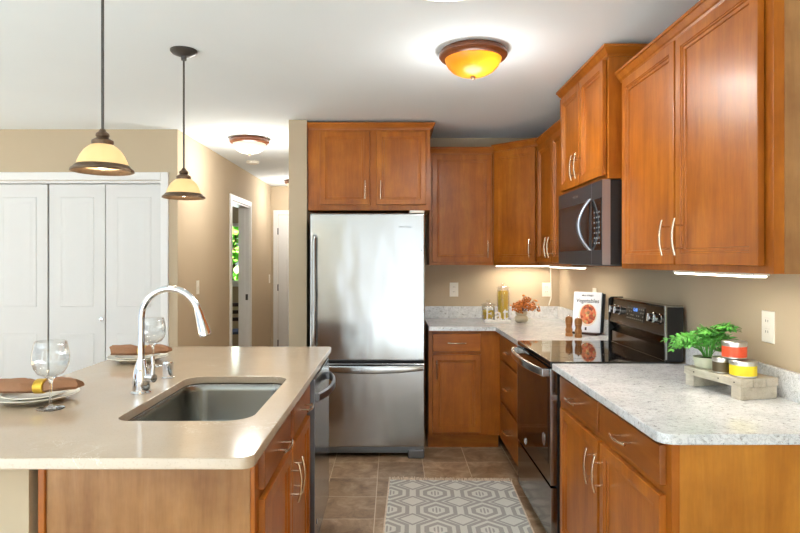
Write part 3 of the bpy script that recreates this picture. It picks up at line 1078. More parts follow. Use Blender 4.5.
ib = thing('island_cabinet', 'maple island cabinet with two drawer fronts and two doors, below the beige worktop', 'cabinet', (-.67, 2.16, 0))
XIF = -.383
IB0, IB1 = 1.66, 2.665
m = MB()
m.box(-.975, XIF, IB0, IB0+.018, .0, .883).box(-.975, XIF, IB1-.018, IB1, .0, .883).box(-.975, -.957, IB0, IB1, 0, .883).box(XIF-.018, XIF, IB0+.018, IB1-.018, .108, .883).box(-.957, XIF-.018, IB0+.018, IB1-.018, .10, .118)
m.build('cabinet_body', 'maple', ib)
MB().box(-.975+.018, XIF-.012, IB0-.003, IB0+.001, .0, .882).build('end_panel', 'veneer', ib)
MB().box(-.977, -.957, IB0-.012, IB0, 0, .882, .004).build('scribe_moulding', 'maple', ib)
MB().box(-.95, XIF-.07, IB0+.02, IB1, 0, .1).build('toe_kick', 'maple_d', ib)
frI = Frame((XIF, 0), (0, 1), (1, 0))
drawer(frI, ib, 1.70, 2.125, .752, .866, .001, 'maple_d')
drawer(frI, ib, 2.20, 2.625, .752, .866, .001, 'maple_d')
door(frI, ib, 1.70, 2.155, .13, .722, .001, (2.155-.034, .615))
door(frI, ib, 2.168, 2.625, .13, .722, .001, (2.168+.034, .615))
struct('wall_island_knee', MB().box(-1.16, -.992, 1.635, 3.33, 0, .8835, .003), 'wall')

dw = thing('dishwasher', 'stainless steel dishwasher with bowed handle at the far end of the island', 'dishwasher', (-.67, 2.98, 0))
MB().box(-.957, XIF+.004, 2.68, 3.275, .02, .87, .003).build('tub_body', 'steel_dark', dw)
frDW = Frame((XIF+.005, 0), (0, 1), (1, 0))
m = MB(); frDW.slab(m, 2.675, 3.28, .105, .868, 0, .028, .004)
dd = m.build('door', 'steel', dw)
m = MB(); frDW.slab(m, 2.672, 2.68, .105, .868, -.002, .029, .001); m.build('door_edge_trim', 'steel_dark', dd)
R = []
for i in range(25):
    s = -1+2*i/24
    y = 2.978+s*.265
    n = .028+.008+.042*(1-abs(s)**2.2)
    R.append([frDW.p(y, .76, n), frDW.p(y, .765, n+.010), frDW.p(y, .795, n+.010), frDW.p(y, .80, n), frDW.p(y, .795, n-.006), frDW.p(y, .765, n-.006)])
m = MB(); m.rings(R)
for y in (2.72, 3.236):
    m.box(XIF+.032, XIF+.05, y-.012, y+.012, .762, .798, .002)
m.build('handle', 'steel_dark', dd)
MB().box(-.93, XIF-.06, 2.685, 3.27, 0, .10).build('toe_kick', 'black', dw)
MB().cyl((XIF+.0328, 2.76, .20), .012, .002, 'X', 20).build('badge', 'logo_grey', dd)
b = MB().box(-.975, XIF, 3.285, 3.335, 0, .883, .002).build('island_end_panel', 'veneer', None, loc=(-.67, 3.31, 0))
tag(b, 'maple island end panel standing beyond the dishwasher', 'panel')

# sink basin
def rr(x0, x1, y0, y1, r, z, n=6):
    return [(x, y, z) for x, y in rounded([(x0, y0), (x1, y0), (x1, y1), (x0, y1)], [r]*4, n)]
def sink_loop(ins, z, r):
    return rr(SKX0+ins, SKX1-ins, SKY0+ins, SKY1-ins, max(.02, r-ins), z, 8)
sk = thing('sink', 'undermount stainless steel sink basin let into the island worktop', 'sink', ((SKX0+SKX1)/2, (SKY0+SKY1)/2, .884))
m = MB()
zt = .8825
m.rings([sink_loop(-.03, zt, .085), sink_loop(-.004, zt, .08), sink_loop(.0, zt-.004, .08), sink_loop(.006, zt-.03, .08), sink_loop(.012, .735, .08), sink_loop(.022, .712, .08),
         sink_loop(.045, .698, .08), sink_loop(.12, .694, .13)], False, True)
sb = m.build('basin', 'sink_steel', sk, smooth=50)
m = MB().lathe([(.055, .6955), (.052, .698), (.042, .698), (.036, .692), (.012, .691), (0, .693)], ((SKX0+SKX1)/2, (SKY0+SKY1)/2, 0), 28)
m.build('drain', 'chrome', sk)

# faucet
fx, fy = -.923, 2.20
fc = thing('faucet', 'tall chrome gooseneck faucet with pull-down spray behind the sink', 'faucet', (fx, fy, WT))
MB().lathe([(0, WT+.0005), (.036, WT+.0005), (.036, WT+.005), (.030, WT+.010)], (fx, fy, 0), 32).build('base_flange', 'chrome', fc)
MB().lathe([(.030, WT+.008), (.031, WT+.02), (.029, WT+.06), (.026, WT+.085), (.0195, WT+.108), (.0155, WT+.122), (.0135, WT+.125), (0, WT+.125)], (fx, fy, 0), 32).build('body', 'chrome', fc)
zc, ra = 1.187, .111
dirx, diry = cos(radians(-6)), sin(radians(-6))
pts = [(fx, fy, WT+.12), (fx, fy, 1.10), (fx, fy, 1.15)]
for i in range(21):
    a = radians(180-(180-13)*i/20)
    d = ra+ra*cos(a)
    pts.append((fx+d*dirx, fy+d*diry, zc+ra*sin(a)))
MB().tube(pts, .0118, 16).build('spout', 'chrome', fc)
e = Vector(pts[-1]); tg = (Vector(pts[-1])-Vector(pts[-2])).normalized()
hp = [e-tg*.008, e+tg*.01, e+tg*.03, e+tg*.075, e+tg*.088]
MB().tube(hp, [.013, .0145, .017, .0225, .0205], 20).build('spray_head', 'chrome', fc)
MB().cyl(tuple(e+tg*.086), .012, .006, seg=14).build('spray_nozzle', 'rubber', fc)
m = MB()
m.tube([(fx+.02, fy-.005, WT+.058), (fx+.055, fy-.02, WT+.058)], [.016, .015], 16)
lv = m.build('lever_hub', 'chrome', fc)
m = MB()
m.tube([(fx+.047, fy-.017, WT+.062), (fx+.050, fy-.014, WT+.10), (fx+.043, fy-.006, WT+.135)], [.009, .0065, .0075], 12)
m.build('lever', 'chrome', lv)
ag = MB().lathe([(0, WT+.0005), (.024, WT+.0005), (.024, WT+.004), (.021, WT+.006), (.0215, WT+.062), (.019, WT+.068), (0, WT+.070)], (-.93, 2.48, 0), 28)
ag = ag.build('air_gap_cap', 'chrome', None, loc=(-.93, 2.48, WT))
tag(ag, 'small chrome cylinder cap on the island worktop beside the faucet', 'cap')

# ------------------------------------------------------------------ place settings
def place(px, py, gx, gy, which, rot):
    pr_big = [(0, .0005), (.075, .0005), (.08, .004), (.10, .008), (.136, .022), (.139, .0235), (.137, .0255), (.10, .0125), (.078, .008), (0, .007)]
    p1 = MB().lathe(pr_big, (px, py, WT), 56).build('dinner_plate', 'cream_porcelain', None, loc=(px, py, WT))
    tag(p1, 'large cream dinner plate on the island worktop, %s' % which, 'plate', 'dinner plates on the island')
    z2 = WT+.0085
    pr_sm = [(0, 0), (.055, 0), (.06, .004), (.075, .008), (.100, .016), (.1025, .0175), (.1005, .0195), (.074, .012), (.058, .008), (0, .007)]
    ox, oy = .0, .0
    p2 = MB().lathe(pr_sm, (px+ox, py+oy, z2), 56).build('salad_plate', 'cream_porcelain', None, loc=(px, py, z2))
    tag(p2, 'smaller cream plate stacked on the dinner plate, %s' % which, 'plate', 'salad plates on the island')
    # napkin pulled through its ring: two flattened, pleated wings
    zn = z2+.0205
    def wing(sgn, length, seed):
        rnd = random.Random(seed)
        N, K = 14, 20
        R = []
        for i in range(N+1):
            s = i/N
            x = sgn*(.004+s*length)
            wy = .020+.026*min(1, s*3)**.9-(.016*s*s if sgn > 0 else .004*s)
            hz = .019+.009*min(1, s*3)-(.010*s*s if sgn > 0 else .003*s)
            loop = []
            for k in range(K):
                a = 2*pi*k/K
                rip = 1+.10*sin(a*5+s*2.5+seed)*min(1, s*2+.2)
                yy = wy*cos(a)*rip
                zz = hz*sin(a)*(1+.12*sin(a*7+seed+s*4))
                if zz < 0: zz *= .75
                loop.append((x+.010*sin(a*2+seed)*s, yy, hz*.86+zz+.010*s*max(0, sgn)))
            R.append(loop)
        mb = MB(); mb.rings(R)
        return mb
    np_ = thing('napkin', 'brown linen napkin in a gold ring on plates, %s' % which, 'napkin', (px+.030, py-.015, zn), rot, 'napkins on the island plates')
    wing(-1, .138, 1.3).build('napkin_fold', 'napkin', np_, local=True, smooth=60)
    wing(1, .118, 2.1).build('napkin_fold', 'napkin', np_, local=True, smooth=60)
    rgm = MB()
    Rr = []
    for (dx, k) in ((-.016, 1.0), (-.014, 1.06), (.014, 1.06), (.016, 1.0)):
        Rr.append([(dx, .034*cos(2*pi*i/28)*k, .0225+.0245*max(-.85, sin(2*pi*i/28))*k) for i in range(28)])
    rgm.rings(Rr)
    o = rgm.build('napkin_ring', 'gold', None, local=True, loc=(px+.030, py-.015, zn), rotz=rot)
    tag(o, 'gold napkin ring around the brown napkin, %s' % which, 'napkin ring', 'napkin rings')
    gl = thing('wine_glass', 'clear balloon wine glass standing empty on the island, %s' % which, 'wine glass', (gx, gy, WT), 0, 'wine glasses on the island')
    bowl = [(.003, .1045), (.02, .1065), (.042, .116), (.056, .134), (.0625, .156), (.0620, .178), (.0575, .203), (.0525, .222),
            (.0512, .2225), (.0562, .203), (.0606, .178), (.0611, .156), (.0547, .135), (.041, .1175), (.02, .1085), (0, .1065)]
    bowl = [(r*.9, z) for r, z in bowl]
    MB().lathe(bowl, (gx, gy, WT), 48).build('bowl', 'glass', gl, smooth=60)
    MB().lathe([(0, .0025), (.0055, .0035), (.0050, .02), (.0046, .06), (.0052, .088), (.0085, .098), (.018, .1035), (.003, .1044), (0, .1044)], (gx, gy, WT), 24).build('stem', 'solid_glass', gl, smooth=60)
    MB().lathe([(0, .0006), (.041, .0006), (.0425, .0015), (.041, .003), (.02, .0055), (.008, .010), (.0056, .014), (0, .014)], (gx, gy, WT), 40).build('foot', 'solid_glass', gl, smooth=60)
place(-1.245, 2.09, -1.122, 1.967, 'at the place setting nearest the camera', radians(4))
place(-1.235, 2.905, -1.10, 2.75, 'at the place setting behind the faucet', radians(2))

# ------------------------------------------------------------------ pendants and ceiling lights
def pendant(x, y, label):
    p = thing('pendant_light', label, 'pendant light', (x, y, CEIL), group='pendant lights over the island')
    MB().lathe([(0, CEIL-.001), (.064, CEIL-.001), (.064, CEIL-.008), (.055, CEIL-.018), (.03, CEIL-.028), (.014, CEIL-.032), (.012, CEIL-.05), (0, CEIL-.05)], (x, y, 0), 32).build('canopy', 'graymetal', p)
    MB().cyl((x, y, 1.845), .0048, CEIL-.04-1.845, seg=12).build('rod', 'graymetal', p)
    MB().lathe([(0, 1.852), (.008, 1.851), (.013, 1.842), (.021, 1.836), (.0225, 1.828), (.018, 1.822), (.026, 1.817), (.035, 1.811), (.0355, 1.803), (.033, 1.794), (0, 1.792)], (x, y, 0), 32).build('socket_cap', 'bronze', p)
    # ribbed glass bell
    prof = [(.033, 1.797), (.044, 1.790), (.058, 1.777), (.070, 1.758), (.078, 1.740), (.083, 1.724)]
    seg = 96
    R = []
    for r, z in prof:
        R.append([(x+(r+(.0010 if i % 2 else -.0004))*cos(2*pi*i/seg), y+(r+(.0010 if i % 2 else -.0004))*sin(2*pi*i/seg), z) for i in range(seg)])
    for r, z in reversed(prof):
        R.append([(x+(r-.003)*cos(2*pi*i/seg), y+(r-.003)*sin(2*pi*i/seg), z-.001) for i in range(seg)])
    m = MB(); m.rings(R, False, False)
    sh = m.build('glass_shade', 'shade', p, smooth=70)
    MB().lathe([(.081, 1.726), (.086, 1.727), (.092, 1.719), (.101, 1.712), (.102, 1.706), (.098, 1.704), (.090, 1.711), (.082, 1.720), (.081, 1.726)], (x, y, 0), 48).build('shade_rim', 'bronze', sh)
    MB().sphere((x, y, 1.742), .026, 3, (1, 1, 1.15)).build('bulb', 'bulb', p)
    point('pendant_lamp_glow', (x, y, 1.690), 1.2, (1, .86, .62), .04)
    return p
pendant(-.997, 2.06, 'amber bell-glass pendant light over the island, larger in view, above the wine glass in front')
pendant(-1.025, 2.94, 'amber bell-glass pendant light whose ceiling canopy shows, beside the closet corner')

def flush(x, y, label, bowl, energy, col, down=0):
    p = thing('ceiling_light', label, 'ceiling light', (x, y, CEIL), group='flush ceiling lights')
    MB().lathe([(0, CEIL-.001), (.150, CEIL-.001), (.158, CEIL-.006), (.160, CEIL-.012), (.166, CEIL-.018), (.167, CEIL-.030), (.160, CEIL-.040), (.148, CEIL-.047), (.140, CEIL-.048), (.136, CEIL-.042)], (x, y, 0), 56).build('rim', 'fixture_rim', p)
    prof = [(.138, CEIL-.044), (.134, CEIL-.060), (.122, CEIL-.082), (.102, CEIL-.102), (.074, CEIL-.117), (.04, CEIL-.126), (0, CEIL-.129)]
    MB().lathe(prof, (x, y, 0), 56).build('glass_bowl', bowl, p)
    MB().lathe([(0, CEIL-.127), (.010, CEIL-.128), (.014, CEIL-.134), (.010, CEIL-.142), (0, CEIL-.147)], (x, y, 0), 20).build('finial', 'bronze', p)
    point('ceiling_light_glow', (x, y, CEIL-.26), energy, col, .10)
    if down:
        point('ceiling_light_bulb', (x+.04, y-.045, CEIL-.070), 1.0, (1, .86, .6), .018)
        area('ceiling_light_downglow', (x, y, CEIL-.152), (x, y, 0), .2, .2, down, col)
    return p
flush(.392, 2.94, 'amber glowing flush ceiling light on the kitchen ceiling', 'bowl_amber', 5, (1, .97, .92), 7)
p = thing('ceiling_light', 'white round ceiling light whose edge just shows above the amber one, near the camera', 'ceiling light', (.20, 2.115, CEIL))
MB().lathe([(0, CEIL-.001), (.235, CEIL-.001), (.238, CEIL-.012), (.232, CEIL-.02), (.222, CEIL-.022), (.218, CEIL-.016)], (.20, 2.115, 0), 64).build('rim', 'white', p)
MB().lathe([(.220, CEIL-.018), (.19, CEIL-.035), (.11, CEIL-.046), (0, CEIL-.05)], (.20, 2.115, 0), 64).build('glass_bowl', emis('white_lit_diffuser', (1, .97, .92), 1.6), p)
area('ceiling_light_glow', (.20, 2.115, CEIL-.055), (.20, 2.115, 0), .36, .36, 2.2, (1, .98, .95))
flush(-1.216, 5.08, 'cream glowing flush ceiling light at the start of the hall', 'bowl_white', 16, (1, .97, .92))
flush(-1.235, 7.75, 'cream flush ceiling light half hidden at the far end of the hall', 'bowl_white', 12, (1, .97, .92))
m = MB().lathe([(0, CEIL-.0005), (.066, CEIL-.0005), (.066, CEIL-.012), (.058, CEIL-.024), (.03, CEIL-.032), (0, CEIL-.033)], (-1.46, 6.25, 0), 32)
tag(m.build('smoke_detector', 'plastic', None, loc=(-1.46, 6.25, CEIL)), 'round white smoke detector on the hall ceiling', 'smoke detector')

# ------------------------------------------------------------------ outlets, switches, strip lights, cord
def wallplate(name, fr, u, z, label, cat, kind):
    q = fr.p(u, z, 0)
    p = thing(name, label, cat, q)
    m = MB(); fr.slab(m, u-.036, u+.036, z-.059, z+.059, .0003, .006, .003)
    m.build('cover_plate', 'plastic', p)
    if kind == 'outlet':
        for dz in (-.020, .020):
            m = MB(); fr.slab(m, u-.0165, u+.0165, z+dz-.014, z+dz+.014, .005, .0078, .003)
            r = m.build('receptacle', 'plastic', p)
            m = MB()
            for du in (-.0065, .0065):
                fr.slab(m, u+du-.0012, u+du+.0012, z+dz-.002, z+dz+.007, .0077, .0080, .0001)
            m.box(*(0, 0.0001)*1, 0, .0001, z, z+.0001) if False else None
            m.build('slot', 'black', r)
    else:
        m = MB(); fr.slab(m, u-.006, u+.006, z-.012, z+.012, .005, .014, .002)
        m.build('toggle', 'plastic', p)
    return p
frWB = Frame((0, YB), (1, 0), (0, -1))
frWR = Frame((XR, 0), (0, -1), (-1, 0))
frWH = Frame((XH, 0), (0, 1), (1, 0))
wallplate('wall_outlet', frWB, .513, 1.153, 'white duplex outlet on the back wall nearest the refrigerator', 'outlet', 'outlet')
wallplate('wall_outlet', frWB, 1.290, 1.153, 'white duplex outlet on the back wall beside the hanging white cord', 'outlet', 'outlet')
wallplate('wall_outlet', frWR, -2.235, 1.153, 'white duplex outlet on the beige wall above the riser and tins', 'outlet', 'outlet')
wallplate('wall_outlet', frWR, -4.16, 1.148, 'white outlet mostly hidden behind the cookbook', 'outlet', 'outlet')
wallplate('light_switch', frWH, 5.20, 1.165, 'white switch plate seen edge-on on the hall wall just past the closet corner', 'switch', 'switch')
wallplate('light_switch', frWH, 8.22, 1.145, 'white switch plate on the hall wall next to the end door', 'switch', 'switch')

def strip(x0, x1, y0, y1, z, label, energy, sx, sy):
    p = thing('strip_light', label, 'strip light', ((x0+x1)/2, (y0+y1)/2, z))
    MB().box(x0, x1, y0, y1, z-.008, z, .002).build('housing', 'plastic', p)
    MB().box(x0+.004, x1-.004, y0+.006, y1-.006, z-.014, z-.007, .003).build('diffuser', 'strip', p)
    o = area('strip_light_glow', ((x0+x1)/2, (y0+y1)/2, z-.017), ((x0+x1)/2, (y0+y1)/2, 0), sx, sy, energy*.3, (1, .9, .72))
strip(1.10, 1.15, 1.83, 2.36, UZ0-.0005, 'lit white strip light under the tall cabinet nearest the camera', 3.0, .04, .5)
strip(.84, 1.30, 4.88, 4.93, UZ0-.0005, 'lit white strip light under the angled corner cabinet', 5.5, .44, .04)
strip(1.12, 1.17, 3.62, 4.30, UZ0-.0005, 'lit white strip light under the cabinet beyond the microwave', 3.5, .04, .6)
m = MB().tube([(1.318, YB-.03, 1.345), (1.322, YB-.012, 1.29), (1.326, YB-.010, 1.22), (1.330, YB-.010, 1.12), (1.326, YB-.012, 1.08), (1.310, YB-.028, 1.045), (1.303, YB-.030, 1.022)], .0052, 8)
tag(m.build('power_cord', 'plastic', None, loc=(1.32, YB-.02, 1.2)), 'white power cord hanging from the corner cabinet beside the outlet', 'cord')

# ------------------------------------------------------------------ far corner worktop things
sg = thing('eat_sign', 'white cut-out word sign reading Eat, standing in front of the jars', 'sign', (.815, 4.70, WT))
MB().box(.711, .919, 4.668, 4.728, WT+.0005, WT+.018, .002).build('base', 'white_paint_wood', sg)
frSg = Frame((0, 4.698), (1, 0), (0, -1))
m = MB()
EZ = WT+.0178
def eb(u0, u1, z0, z1): m.box(.722+u0, .722+u1, 4.692, 4.704, EZ+z0, EZ+z1, .001)
eb(.010, .021, 0, .100); eb(0, .062, 0, .007); eb(0, .060, .093, .100); eb(.020, .046, .047, .054)
eb(.055, .062, 0, .024); eb(.053, .060, .078, .100); eb(.043, .048, .038, .063)
m.build('letter_e', 'white_paint_wood', sg)
def letter(ch, u0, u1, h, nm):
    me = text_mesh(ch, .12, .006, .001)
    xs = [v.co.x for v in me.vertices]; zs = [v.co.y for v in me.vertices]
    sx_, sz_ = (u1-u0)/(max(xs)-min(xs)), h/(max(zs)-min(zs))
    mt = frSg.mat(u0, EZ, 0) @ Matrix.Diagonal((sx_, sz_, 1, 1)) @ Matrix.Translation((-min(xs), -min(zs), 0))
    mb_ = MB().add_mesh(me, mt)
    return mb_
letter('a', .796, .852, .066, 'a').build('letter_a', 'white_paint_wood', sg)
letter('t', .860, .902, .088, 't').build('letter_t', 'white_paint_wood', sg)

def jar(x, y, r, h, fill, label, lid_r):
    p = thing('glass_jar', label, 'jar', (x, y, WT))
    MB().lathe([(0, .0005), (r*.96, .0005), (r, .006), (r, h*.86), (r*.9, h*.93), (r*.9, h), (r*.86, h), (r*.86, h*.93), (r-.003, h*.85), (r-.003, .01), (0, .008)], (x, y, WT), 36).build('glass_body', 'glass', p, smooth=50)
    m = MB()
    rnd = random.Random(int(x*1000))
    if fill > .2:   # upright spaghetti
        for k in range(70):
            a, q = rnd.random()*6.28, (r-.009)*math.sqrt(rnd.random())
            a2 = a+rnd.uniform(-.25, .25)
            m.tube([(x+q*cos(a), y+q*sin(a), WT+.012), (x+q*cos(a2), y+q*sin(a2), WT+fill+rnd.uniform(-.012, .006))], .0034, 5)
    else:           # short curls
        for k in range(120):
            a, q = rnd.random()*6.28, (r-.012)*math.sqrt(rnd.random())
            z = WT+.014+fill*.85*rnd.random()
            d = Vector((rnd.uniform(-1, 1), rnd.uniform(-1, 1), rnd.uniform(-.6, .6))).normalized()*.009
            c = Vector((x+q*cos(a), y+q*sin(a), z))
            m.tube([c-d, c+Vector((0, 0, .003)), c+d], .0042, 6)
    pa = m.build('pasta', 'pasta', p)
    pa['kind'] = 'stuff'
    MB().lathe([(0, h+.0005), (lid_r, h+.0005), (lid_r, h+.004), (r*.85, h+.007), (r*.7, h+.014), (.013, h+.016), (.011, h+.022), (.017, h+.030), (.014, h+.038), (0, h+.040)], (x, y, WT), 32).build('lid', 'glass', p)
jar(.893, 4.865, .050, .262, .235, 'tall glass jar filled with yellow spaghetti behind the Eat sign', .056)
jar(.772, 4.865, .053, .125, .075, 'short glass jar half filled with yellow pasta behind the Eat sign', .058)

vx, vy = 1.010, 4.72
v = MB().lathe([(0, .0005), (.036, .0005), (.047, .008), (.053, .022), (.053, .034), (.046, .046), (.037, .052), (.040, .058), (.047, .068), (.048, .078), (.042, .086), (.034, .088), (.030, .084), (.032, .07), (.028, .055), (.030, .03), (0, .02)], (vx, vy, WT), 36)
tag(v.build('vase', 'vase', None, loc=(vx, vy, WT)), 'small taupe double-bulge ceramic vase right of the Eat sign', 'vase')
bq = thing('berry_bouquet', 'bunch of rust-orange dried berry stems standing in the taupe vase', 'bouquet', (vx, vy, WT+.06))
rnd = random.Random(11)
for k in range(40):
    az = rnd.uniform(0, 2*pi); el = rnd.uniform(.15, 1.25)
    if cos(az) < -.2: az = radians(200+rnd.random()*60)
    L = rnd.uniform(.115, .18)*(.74 if cos(az) < -.2 else 1)
    base = Vector((vx+.014*cos(az), vy+.014*sin(az), WT+.075))
    pts = []
    for i in range(6):
        s = i/5
        pts.append(base+Vector((cos(az)*sin(el), sin(az)*sin(el), cos(el)*(1-.25*s)))*L*s+Vector((0, 0, .015*sin(pi*s)-.02*s*s*sin(el))))
    st = MB().tube([pts[0]-Vector((0, 0, .03))]+pts, .0012, 5).build('stem', 'stem_brown', bq)
    m = MB()
    for i in range(9):
        s = .35+.65*i/8
        j = min(4, int(s*5)); f_ = s*5-j
        c = pts[j].lerp(pts[j+1], f_)+Vector((rnd.uniform(-.015, .015), rnd.uniform(-.015, .015), rnd.uniform(-.012, .012)))
        m.sphere(c, rnd.uniform(.0055, .0095), 1)
    m.build('berries', 'berry', st)

def mill(x, y, h, label):
    p = thing('pepper_mill', label, 'mill', (x, y, WT), group='wooden mills')
    r = .023
    MB().lathe([(0, .0005), (r, .0005), (r, .018), (r*.86, .022), (r*.84, .026), (r*.97, .032), (r*.97, .046), (r*.80, .054), (r*.78, .066), (r*.92, .076), (r*.96, .084), (0, .0845)], (x, y, WT), 28).build('body', 'millwood', p)
    MB().lathe([(0, .0848), (r*.96, .0848), (r*1.0, .092), (r*1.0, h-.018), (r*.8, h-.006), (.006, h-.003), (0, h-.003)], (x, y, WT), 28).build('head', 'millwood', p)
    MB().lathe([(0, h-.0035), (.005, h-.0035), (.0065, h), (.004, h+.005), (0, h+.006)], (x, y, WT), 14).build('top_nut', 'chrome', p)
mill(1.128, 3.845, .130, 'turned wooden mill left of its twin, before the cookbook')
mill(1.166, 3.775, .126, 'turned wooden mill in front, overlapping the cookbook corner')

# cookbook leaning on a dark stand
BKW, BKH, BKT = .188, .264, .026
bk_root = thing('cookbook', 'pale Vegetables cookbook leaning upright near the range', 'book', (1.262, 3.935, WT+.0155), radians(-40))
lean = radians(9)
ml = Matrix.Rotation(-lean, 4, 'X')
MB().box(-BKW/2, BKW/2, 0, .003, 0, BKH, .001, mat=ml).build('front_cover', 'paper', bk_root, local=True)
MB().box(-BKW/2, BKW/2, BKT-.003, BKT, 0, BKH, .001, mat=ml).build('back_cover', 'ink', bk_root, local=True)
MB().box(-BKW/2, BKW/2-.004, .0031, BKT-.0031, .003, BKH-.003, 0, mat=ml).build('page_block', 'pages', bk_root, local=True)
def on_cover(x, z, off=.0004):
    return ml @ Matrix(((1, 0, 0, x), (0, 0, -1, -off), (0, 1, 0, z), (0, 0, 0, 1)))
fcv = [o for o in bk_root.children if o.name.startswith('front_cover')][0]
MB().add_mesh(text_mesh('Vegetables', .036, .0002, .0006, .15), on_cover(0, .205)).build('title', 'ink', fcv, local=True)
MB().add_mesh(text_mesh('MILK STREET', .014, .0002, .0006), on_cover(0, .240)).build('heading', 'ink', fcv, local=True)
m = MB()
m.lathe([(0, .0003), (.062, .0003)], (0, 0, 0), 40, mat=on_cover(.008, .115) @ Matrix.Diagonal((1, 1.22, 1, 1)))
m.build('printed_bowl', 'dish_white', fcv, local=True)
m = MB()
m.lathe([(0, .0005), (.053, .0005)], (0, 0, 0), 40, mat=on_cover(.010, .118) @ Matrix.Diagonal((1, 1.22, 1, 1)))
m.build('printed_vegetables', 'food', fcv, local=True)
m = MB().box(-.006, .006, -.0008, -.0003, .012, .032, mat=ml)
m.build('printed_mark', 'ink', fcv, local=True)
stn = thing('book_stand', 'dark stand propping up the Vegetables cookbook', 'stand', (1.262, 3.935, WT), radians(-40))
MB().box(-.085, .085, -.022, .07, .0005, .0150, .003).build('ledge', 'darkwood', stn, local=True)
ml2 = Matrix.Translation((0, .0275, .0152)) @ ml
MB().box(-.10, .105, .003, .014, 0.0, .255, .003, mat=ml2).build('back_rest', 'black', stn, local=True)

# ------------------------------------------------------------------ riser, fern, tins
RA = math.atan2(.038, .170)
rs_o = Vector((1.203, 2.076, WT))
rs = thing('wooden_riser', 'low whitewashed wooden riser carrying the fern and tins', 'riser', tuple(rs_o), RA)
RW, RL, RH = .158, .285, .074
for k in range(3):
    MB().box(k*RW/3+.0006, (k+1)*RW/3-.0006, 0, RL, RH-.030, RH, .002).build('top_plank', 'whitewash', rs, local=True)
for y0 in (0.003, RL-.05):
    MB().box(.003, RW-.003, y0, y0+.045, .0005, RH-.0302, .003).build('leg', 'whitewash', rs, local=True)
for y in (.03, .105, .23):
    MB().cyl((-.0004, y, RH-.015), .0028, .0012, 'X', 10).build('nail', 'black', rs, local=True)
def on_riser(x, y):
    c, s = cos(RA), sin(RA)
    return (rs_o.x+x*c-y*s, rs_o.y+x*s+y*c)
RZ = WT+RH
def tin(x, y, z, r, h, lab, label, words=None):
    p = thing('tin', label, 'tin', (x, y, z), radians(20), 'small round tins on the riser')
    MB().lathe([(0, .0006), (r-.002, .0006), (r, .0025), (r, h*.76), (0, h*.76)], (0, 0, 0), 40).build('can', 'tin', p, local=True)
    MB().lathe([(r+.0003, h*.10), (r+.0006, h*.11), (r+.0006, h*.70), (r+.0003, h*.71)], (0, 0, 0), 40).build('label_band', lab, p, local=True)
    MB().lathe([(0, h*.7605), (r+.0015, h*.7605), (r+.002, h*.78), (r+.002, h*.96), (r-.001, h), (r-.006, h), (r-.008, h-.0015), (0, h-.0015)], (0, 0, 0), 40).build('lid', 'tin', p, local=True)
    return p
t1 = on_riser(.056, .050)
tin(t1[0], t1[1], RZ+.0005, .043, .058, 'label_yellow', 'round tin with a yellow label, at the near end of the riser')
t2 = on_riser(.032, .126)
t2 = (t2[0], t2[1])
tin(t2[0], t2[1], RZ+.0005, .029, .058, 'label_brown', 'small round tin with a dark brown label, beside the fern pot')
t3 = on_riser(.052, .086)
tin(t3[0], t3[1], RZ+.0595, .040, .062, 'label_red', 'round tin with a red-orange label, stacked on top of the others')

pp = on_riser(.060, .228)
pot = MB().lathe([(0, .0006), (.041, .0006), (.045, .004), (.050, .032), (.052, .041), (.047, .042), (.045, .034), (0, .031)], (pp[0], pp[1], RZ), 36)
tag(pot.build('plant_pot', 'pot', None, loc=(pp[0], pp[1], RZ)), 'small pale ceramic pot holding the fern on the riser', 'pot')
fn = thing('fern', 'bright green leafy fern spreading from the pale pot', 'plant', (pp[0], pp[1], RZ+.034))
MB().lathe([(0, RZ+.0315), (.0365, RZ+.0345), (.02, RZ+.040), (0, RZ+.041)], (pp[0], pp[1], 0), 24).build('soil', 'soil', fn)
rnd = random.Random(5)
def leaflet(mb, c, d, up, L, W):
    d = d.normalized(); side = d.cross(up).normalized(); nn = side.cross(d).normalized()
    P = []
    N = 5
    for i in range(N+1):
        s = i/N
        wv = W*sin(pi*min(1, s*.92+.08))**.8*(1-.25*s)
        cc = c+d*(L*s)-nn*(.18*L*s*s)
        P.append((cc-side*wv, cc+nn*.0012, cc+side*wv))
    vv = [[mb.bm.verts.new(q) for q in row] for row in P]
    for a, b_ in zip(vv[:-1], vv[1:]):
        mb.bm.faces.new((a[0], a[1], b_[1], b_[0]))
        mb.bm.faces.new((a[1], a[2], b_[2], b_[1]))
